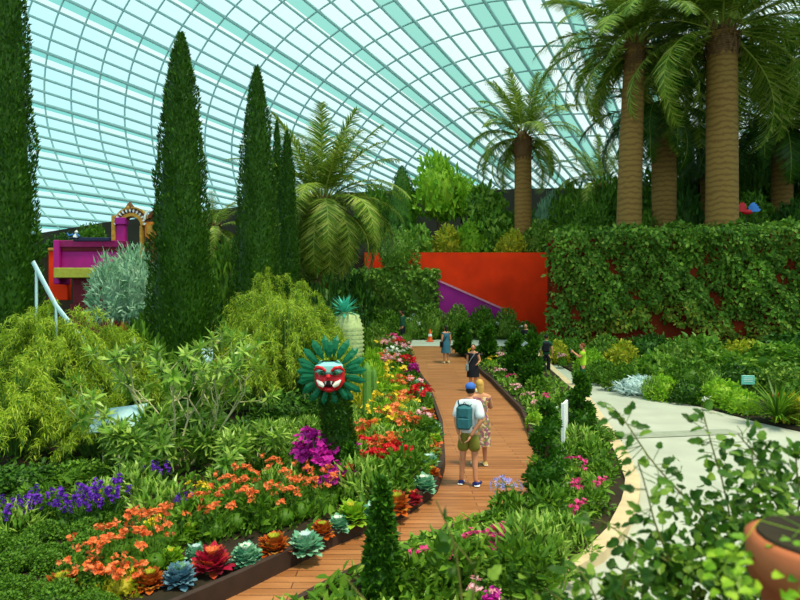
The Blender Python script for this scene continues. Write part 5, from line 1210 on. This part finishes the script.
# main pair on the boardwalk
l0 = on_path(469, 485); Hm = 1.76
man = person('man in white shirt, olive shorts and blue cap with teal backpack, seen from behind', l0, math.radians(-16), Hm, dict(sl=(-.088, -.008, .80), sr=(.088, -.008, .80), wl=(-.085, -.075, .50), el=(-.122, -.05, .64), wr=(.03, -.085, .495), er=(.125, -.06, .64), kl=(-.062, .0, .28), al=(-.075, -.01, .045), tl=(-.09, .07, .018), ar=(.07, -.03, .045), tr=(.10, .045, .018), head=(.012, .025, .93)),
             hair='hairb', top='wshirt', sleeve=.95, bottom='olive', leg=.82, shoes='denim', cap='capb')
def backpack():
    mb = MB(); box(mb, (0, -.15, .70 * Hm), (.27, .17, .42), bev=.06); o = mb.build('backpack', M['pack']); tag(o, 'teal backpack worn on the back of the man in the white shirt', 'backpack'); o.location = l0 + Vector((-.055, -.0, -.03)); o.rotation_euler = (0, 0, math.radians(-16))
    mb = MB(); box(mb, (0, -.25, .645 * Hm), (.23, .06, .2), bev=.025); mb.build('front_pocket', M['pack'], o)
    for s in (-1, 1):
        mb = MB(); tube(mb, [(s * .09, -.10, .80 * Hm), (s * .115, -.06, .845 * Hm), (s * .12, .04, .84 * Hm), (s * .125, .105, .77 * Hm), (s * .14, .07, .66 * Hm), (s * .13, -.09, .585 * Hm)], .02, 6, ry=.008); mb.build('strap', M['pack2'], o)
    mb = MB(); tube(mb, [(-.03, -.14, .815 * Hm), (0, -.15, .84 * Hm), (.03, -.14, .815 * Hm)], .008, 6); mb.build('handle', M['pack2'], o)
M['pack2'] = mat('dark_teal_strap', '#1c4048', .8)
backpack()
l1 = on_path(481, 470); person('woman in patterned dress half hidden beyond the man with the backpack', l1 + Vector((.02, .3, 0)), math.radians(10), 1.66, dict(er=(.15, .03, .66), wr=(.08, .13, .72)), hair='hairy', hairlen=.05, dress=('print', .24), shoes='straw', female=True, hat=None)
l2 = on_path(473, 391); person('woman in black dress with pale shoulder bag walking towards us on the boardwalk', l2, math.radians(176), 1.68, dict(el=(-.15, .0, .645), wl=(-.10, .07, .60), kl=(-.055, .05, .285), al=(-.055, .0, .06)), hair='hairb', hairlen=.03, dress=('blackc', .30), shoes='straw', female=True)
def bag(loc, rz, m, label, H, side=1, drop=.50):
    mb = MB(); box(mb, (side * .21, .02, drop * H), (.10, .26, .26), bev=.03); o = mb.build('shoulder_bag', M[m]); tag(o, label, 'bag'); o.location = loc; o.rotation_euler = (0, 0, rz)
    mb = MB(); tube(mb, [(side * .20, .10, (drop + .06) * H), (side * .06, .14, .70 * H), (-side * .10, .10, .84 * H), (-side * .11, -.06, .84 * H), (side * .05, -.14, .70 * H), (side * .2, -.06, (drop + .06) * H)], .014, 6); mb.build('strap', M[m], o)
bag(l2, math.radians(176), 'greyc', 'pale grey bag slung across the woman in black', 1.68, side=1, drop=.5)
l3 = on_path(446, 363); person('woman in slate blue dress walking away at the far end of the boardwalk', l3, math.radians(20), 1.72, dict(kr=(.055, .04, .285), ar=(.06, -.03, .06)), hair='hairb', hairlen=.06, dress=('bluec', .27), shoes='straw', female=True)
bag(l3, math.radians(20), 'blackc', 'dark bag at the left side of the woman in slate blue', 1.72, side=-1, drop=.5)
l4 = P(403, 341, 33.5); l4 = Vector((l4.x, 32.8, hgt(32.8) + .03)); person('dark-clothed person with one arm raised where the boardwalk ends', l4, math.radians(60), 1.72, dict(er=(.16, .08, .80), wr=(.12, .14, .93)), hair='hairb', top='greenc', sleeve=1.9, bottom='blackc', leg=1.95, shoes='black')
l5 = on_path(583, 389); person('person in lime green shirt holding up a phone on the paved path', l5, math.radians(75), 1.68, dict(er=(.13, .09, .70), wr=(.07, .20, .80), el=(-.13, .08, .70), wl=(-.02, .20, .80)), hair='hairr', top='limec', sleeve=.7, bottom='greenc', leg=1.8, shoes='black')
def phone():
    d = Matrix.Rotation(math.radians(75), 3, 'Z') @ Vector((.02, .262, .835)) * 1.68; mb = MB(); box(mb, (0, 0, 0), (.08, .012, .15), bev=.004); o = mb.build('phone', M['black']); o.location = l5 + d; o.rotation_euler = (0, 0, math.radians(75)); tag(o, 'phone held up by the person in the lime shirt', 'phone')
    mb = MB(); box(mb, (0, -.007, 0), (.07, .003, .135)); mb.build('screen', M['paleb'], o)
phone()
l6 = on_path(545, 376); person('person in dark green with a pack walking away on the paved path', l6 + Vector((.05, 0, 0)), math.radians(-15), 1.74, {}, hair='hairb', top='greenc', sleeve=.6, bottom='blackc', leg=1.7, shoes='black')
mb = MB(); box(mb, (0, -.15, .70 * 1.74), (.3, .16, .42), bev=.05); o = mb.build('backpack', M['blackc']); o.location = l6 + Vector((.05, 0, 0)); o.rotation_euler = (0, 0, math.radians(-15)); tag(o, 'dark backpack on the walker dressed in dark green', 'backpack')
l7 = on_path(525, 372); l7 = Vector((fKL(26.5) + .35, 28.2, hgt(28.2) + .04)); l7.x = P(526, 0, 28.2).x; person('person in white trousers and dark top behind the small spiral topiary', l7, math.radians(150), 1.7, {}, hair='hairb', top='blackc', sleeve=.8, bottom='wshirt', leg=1.9, shoes='straw', female=True)

# ------------------------------------------------------------------ foreground shrub canes at the viewpoint ledge
mb = MB(); box(mb, (1.9, 2.95, .55), (5.2, 1.1, 1.1), bev=.03); tag(mb.build('trim_viewpoint_planter', M['brick']), kind='structure')
mb = MB(); box(mb, (1.75, 1.75, .95), (1.5, .6, 1.9), bev=.03); tag(mb.build('trim_viewpoint_ledge', M['brick']), kind='structure')
def cane_shrub(label, root, canes, seed, leafL, nmass=None, m='fore', dens=60):
    rng = np.random.default_rng(seed); t = thing('arching_shrub', label, 'shrub', root); R0 = np.array(root)
    for pts in canes:
        q = np.array([tuple(P(*p)) for p in pts]) - R0; q = np.concatenate([[[q[0][0] * .3, q[0][1] * .3, 0.0]], q]); n = 24
        s = np.concatenate([[0], np.cumsum(np.linalg.norm(np.diff(q, axis=0), axis=1))]); u = np.linspace(0, s[-1], n); c = np.stack([np.interp(u, s, q[:, k]) for k in range(3)], 1)
        c[1:-1] = (c[:-2] + 2 * c[1:-1] + c[2:]) / 4
        mb = MB(); tube(mb, c, np.linspace(.009, .003, n), 6); st = mb.build('cane', M['canes'], t)
        L = s[-1]; k = int(dens * max(.3, L - .5)); uu = rng.uniform(.35, 1, k) * L; p = np.stack([np.interp(uu, u, c[:, a]) for a in range(3)], 1)
        tg = nrm(np.stack([np.interp(np.minimum(uu + .05, L), u, c[:, a]) for a in range(3)], 1) - np.stack([np.interp(uu - .05, u, c[:, a]) for a in range(3)], 1))
        off = nrm(rng.normal(0, 1, (k, 3)) * (1, .7, .7)); e = p + off * rng.uniform(.02, .09, k)[:, None]
        lf = MB(); leaves(lf, e, off + tg * .5 + np.array((0, 0, -.15)), np.array((0, -.5, .8)) + rng.normal(0, .4, (k, 3)), leafL * rng.uniform(.55, 1.2, k), leafL * .72 * rng.uniform(.7, 1.1, k), 'lobed')
        for a in range(k): tube(lf, [p[a], e[a] + off[a] * .01], .0022, 3, 0, False)
        lf.build('leaves', M[m], st)
    if nmass:
        lf = MB()
        for (px, py, Y, sx, sy, n) in nmass:
            c = np.array(tuple(P(px, py, Y))) - R0; p = c + rng.normal(0, 1, (n, 3)) * (sx / F * Y, .16, sy / F * Y)
            leaves(lf, p, rng.normal(0, .6, (n, 3)) + np.array((0, -.2, .15)), np.array((0, -.5, .8)) + rng.normal(0, .4, (n, 3)), leafL * rng.uniform(.6, 1.2, n), leafL * .7, 'lobed')
        lf.build('foliage', M[m], t)
    return t
M['fore'] = leafmat('foreground_leaves', ['#2c5210', '#3e6c18', '#5a8622', '#86a838'], .35, .4)
M['canes'] = mat('green_brown_cane', '#6a6a2c', .6)
def root(px, Y, z): return (P(px, 0, Y).x, Y, z)
cane_shrub('arching leafy shrub with long bare canes in the right foreground over the paving', root(722, 3.0, 1.1), [
    [(728, 560, 3.0), (700, 512, 3.0), (678, 491, 3.05), (648, 457, 3.1), (628, 424, 3.15), (613, 407, 3.2)], [(733, 560, 3.1), (731, 521, 3.1), (722, 478, 3.1), (712, 447, 3.1), (702, 408, 3.1)],
    [(770, 560, 3.2), (790, 510, 3.2), (763, 464, 3.2), (738, 434, 3.2)], [(670, 560, 2.9), (655, 525, 2.9), (645, 484, 2.9), (638, 462, 2.9)], [(752, 560, 3.1), (755, 500, 3.1), (752, 450, 3.1)], [(790, 560, 3.1), (800, 500, 3.1), (795, 450, 3.1)],
    [(690, 575, 2.9), (640, 545, 2.9), (600, 520, 2.9)]], 101, .068, [(745, 512, 3.1, 34, 20, 170), (700, 552, 3.0, 40, 16, 190), (778, 490, 3.2, 20, 26, 110), (665, 588, 2.9, 36, 10, 130), (742, 585, 2.9, 45, 14, 170), (790, 540, 3.2, 22, 22, 90)])
cane_shrub('low leafy shrub at the bottom edge right of centre, nearest to the viewpoint', root(600, 2.75, 1.1), [[(600, 608, 2.7), (590, 585, 2.7), (575, 565, 2.7)], [(620, 605, 2.7), (625, 570, 2.7), (640, 545, 2.7)], [(580, 612, 2.7), (560, 600, 2.7), (545, 588, 2.7)]], 102, .07, [(605, 598, 2.75, 26, 6, 70)])
cane_shrub('few blurred arching sprays with large leaves at bottom centre', root(455, 2.6, 1.1), [[(462, 600, 2.6), (455, 545, 2.6), (446, 522, 2.6), (436, 500, 2.6)], [(375, 610, 2.5), (355, 590, 2.5), (346, 578, 2.5)], [(470, 610, 2.6), (478, 570, 2.6), (452, 540, 2.6)]], 103, .085, None, dens=10)
def pot():
    c = P(828, 600, 1.85); t = thing('terracotta_pot', 'terracotta pot with yellow-green leaves at the lower right corner, very close', 'plant pot', (c.x, 1.85, 1.9)); zt = P(0, 540, 1.85).z - 1.9
    mb = MB(); tube(mb, [(0, 0, z * zt) for z in (0, .1, .72, .74, .98, 1.0)], [.13, .15, .185, .215, .225, .205], 28); mb.build('pot', M['terra'], t)
    mb = MB(); tube(mb, [(0, 0, zt - .01), (0, 0, zt + .01)], [.2, .19], 20); mb.build('soil', M['soil'], t)
    rng = np.random.default_rng(7); n = 110; a = rng.uniform(PI * .7, PI * 1.75, n); r_ = rng.uniform(.12, .34, n); p = np.stack([np.cos(a) * r_, np.sin(a) * r_ * .8, zt + .02 - (r_ - .12) * .75 + rng.normal(0, .02, n)], 1)
    lf = MB(); leaves(lf, p, np.stack([np.cos(a), np.sin(a) * .8, np.full(n, -.25)], 1) + rng.normal(0, .4, (n, 3)), np.array((0, -.4, 1)) + rng.normal(0, .3, (n, 3)), rng.uniform(.03, .055, n), .03, 'lobed')
    for i in range(8): tube(lf, [(0, 0, zt), (p[i][0] * .6, p[i][1] * .6, zt + .05), tuple(p[i])], .0016, 4, 0, False)
    lf.build('foliage', M['lime'], t)
pot()
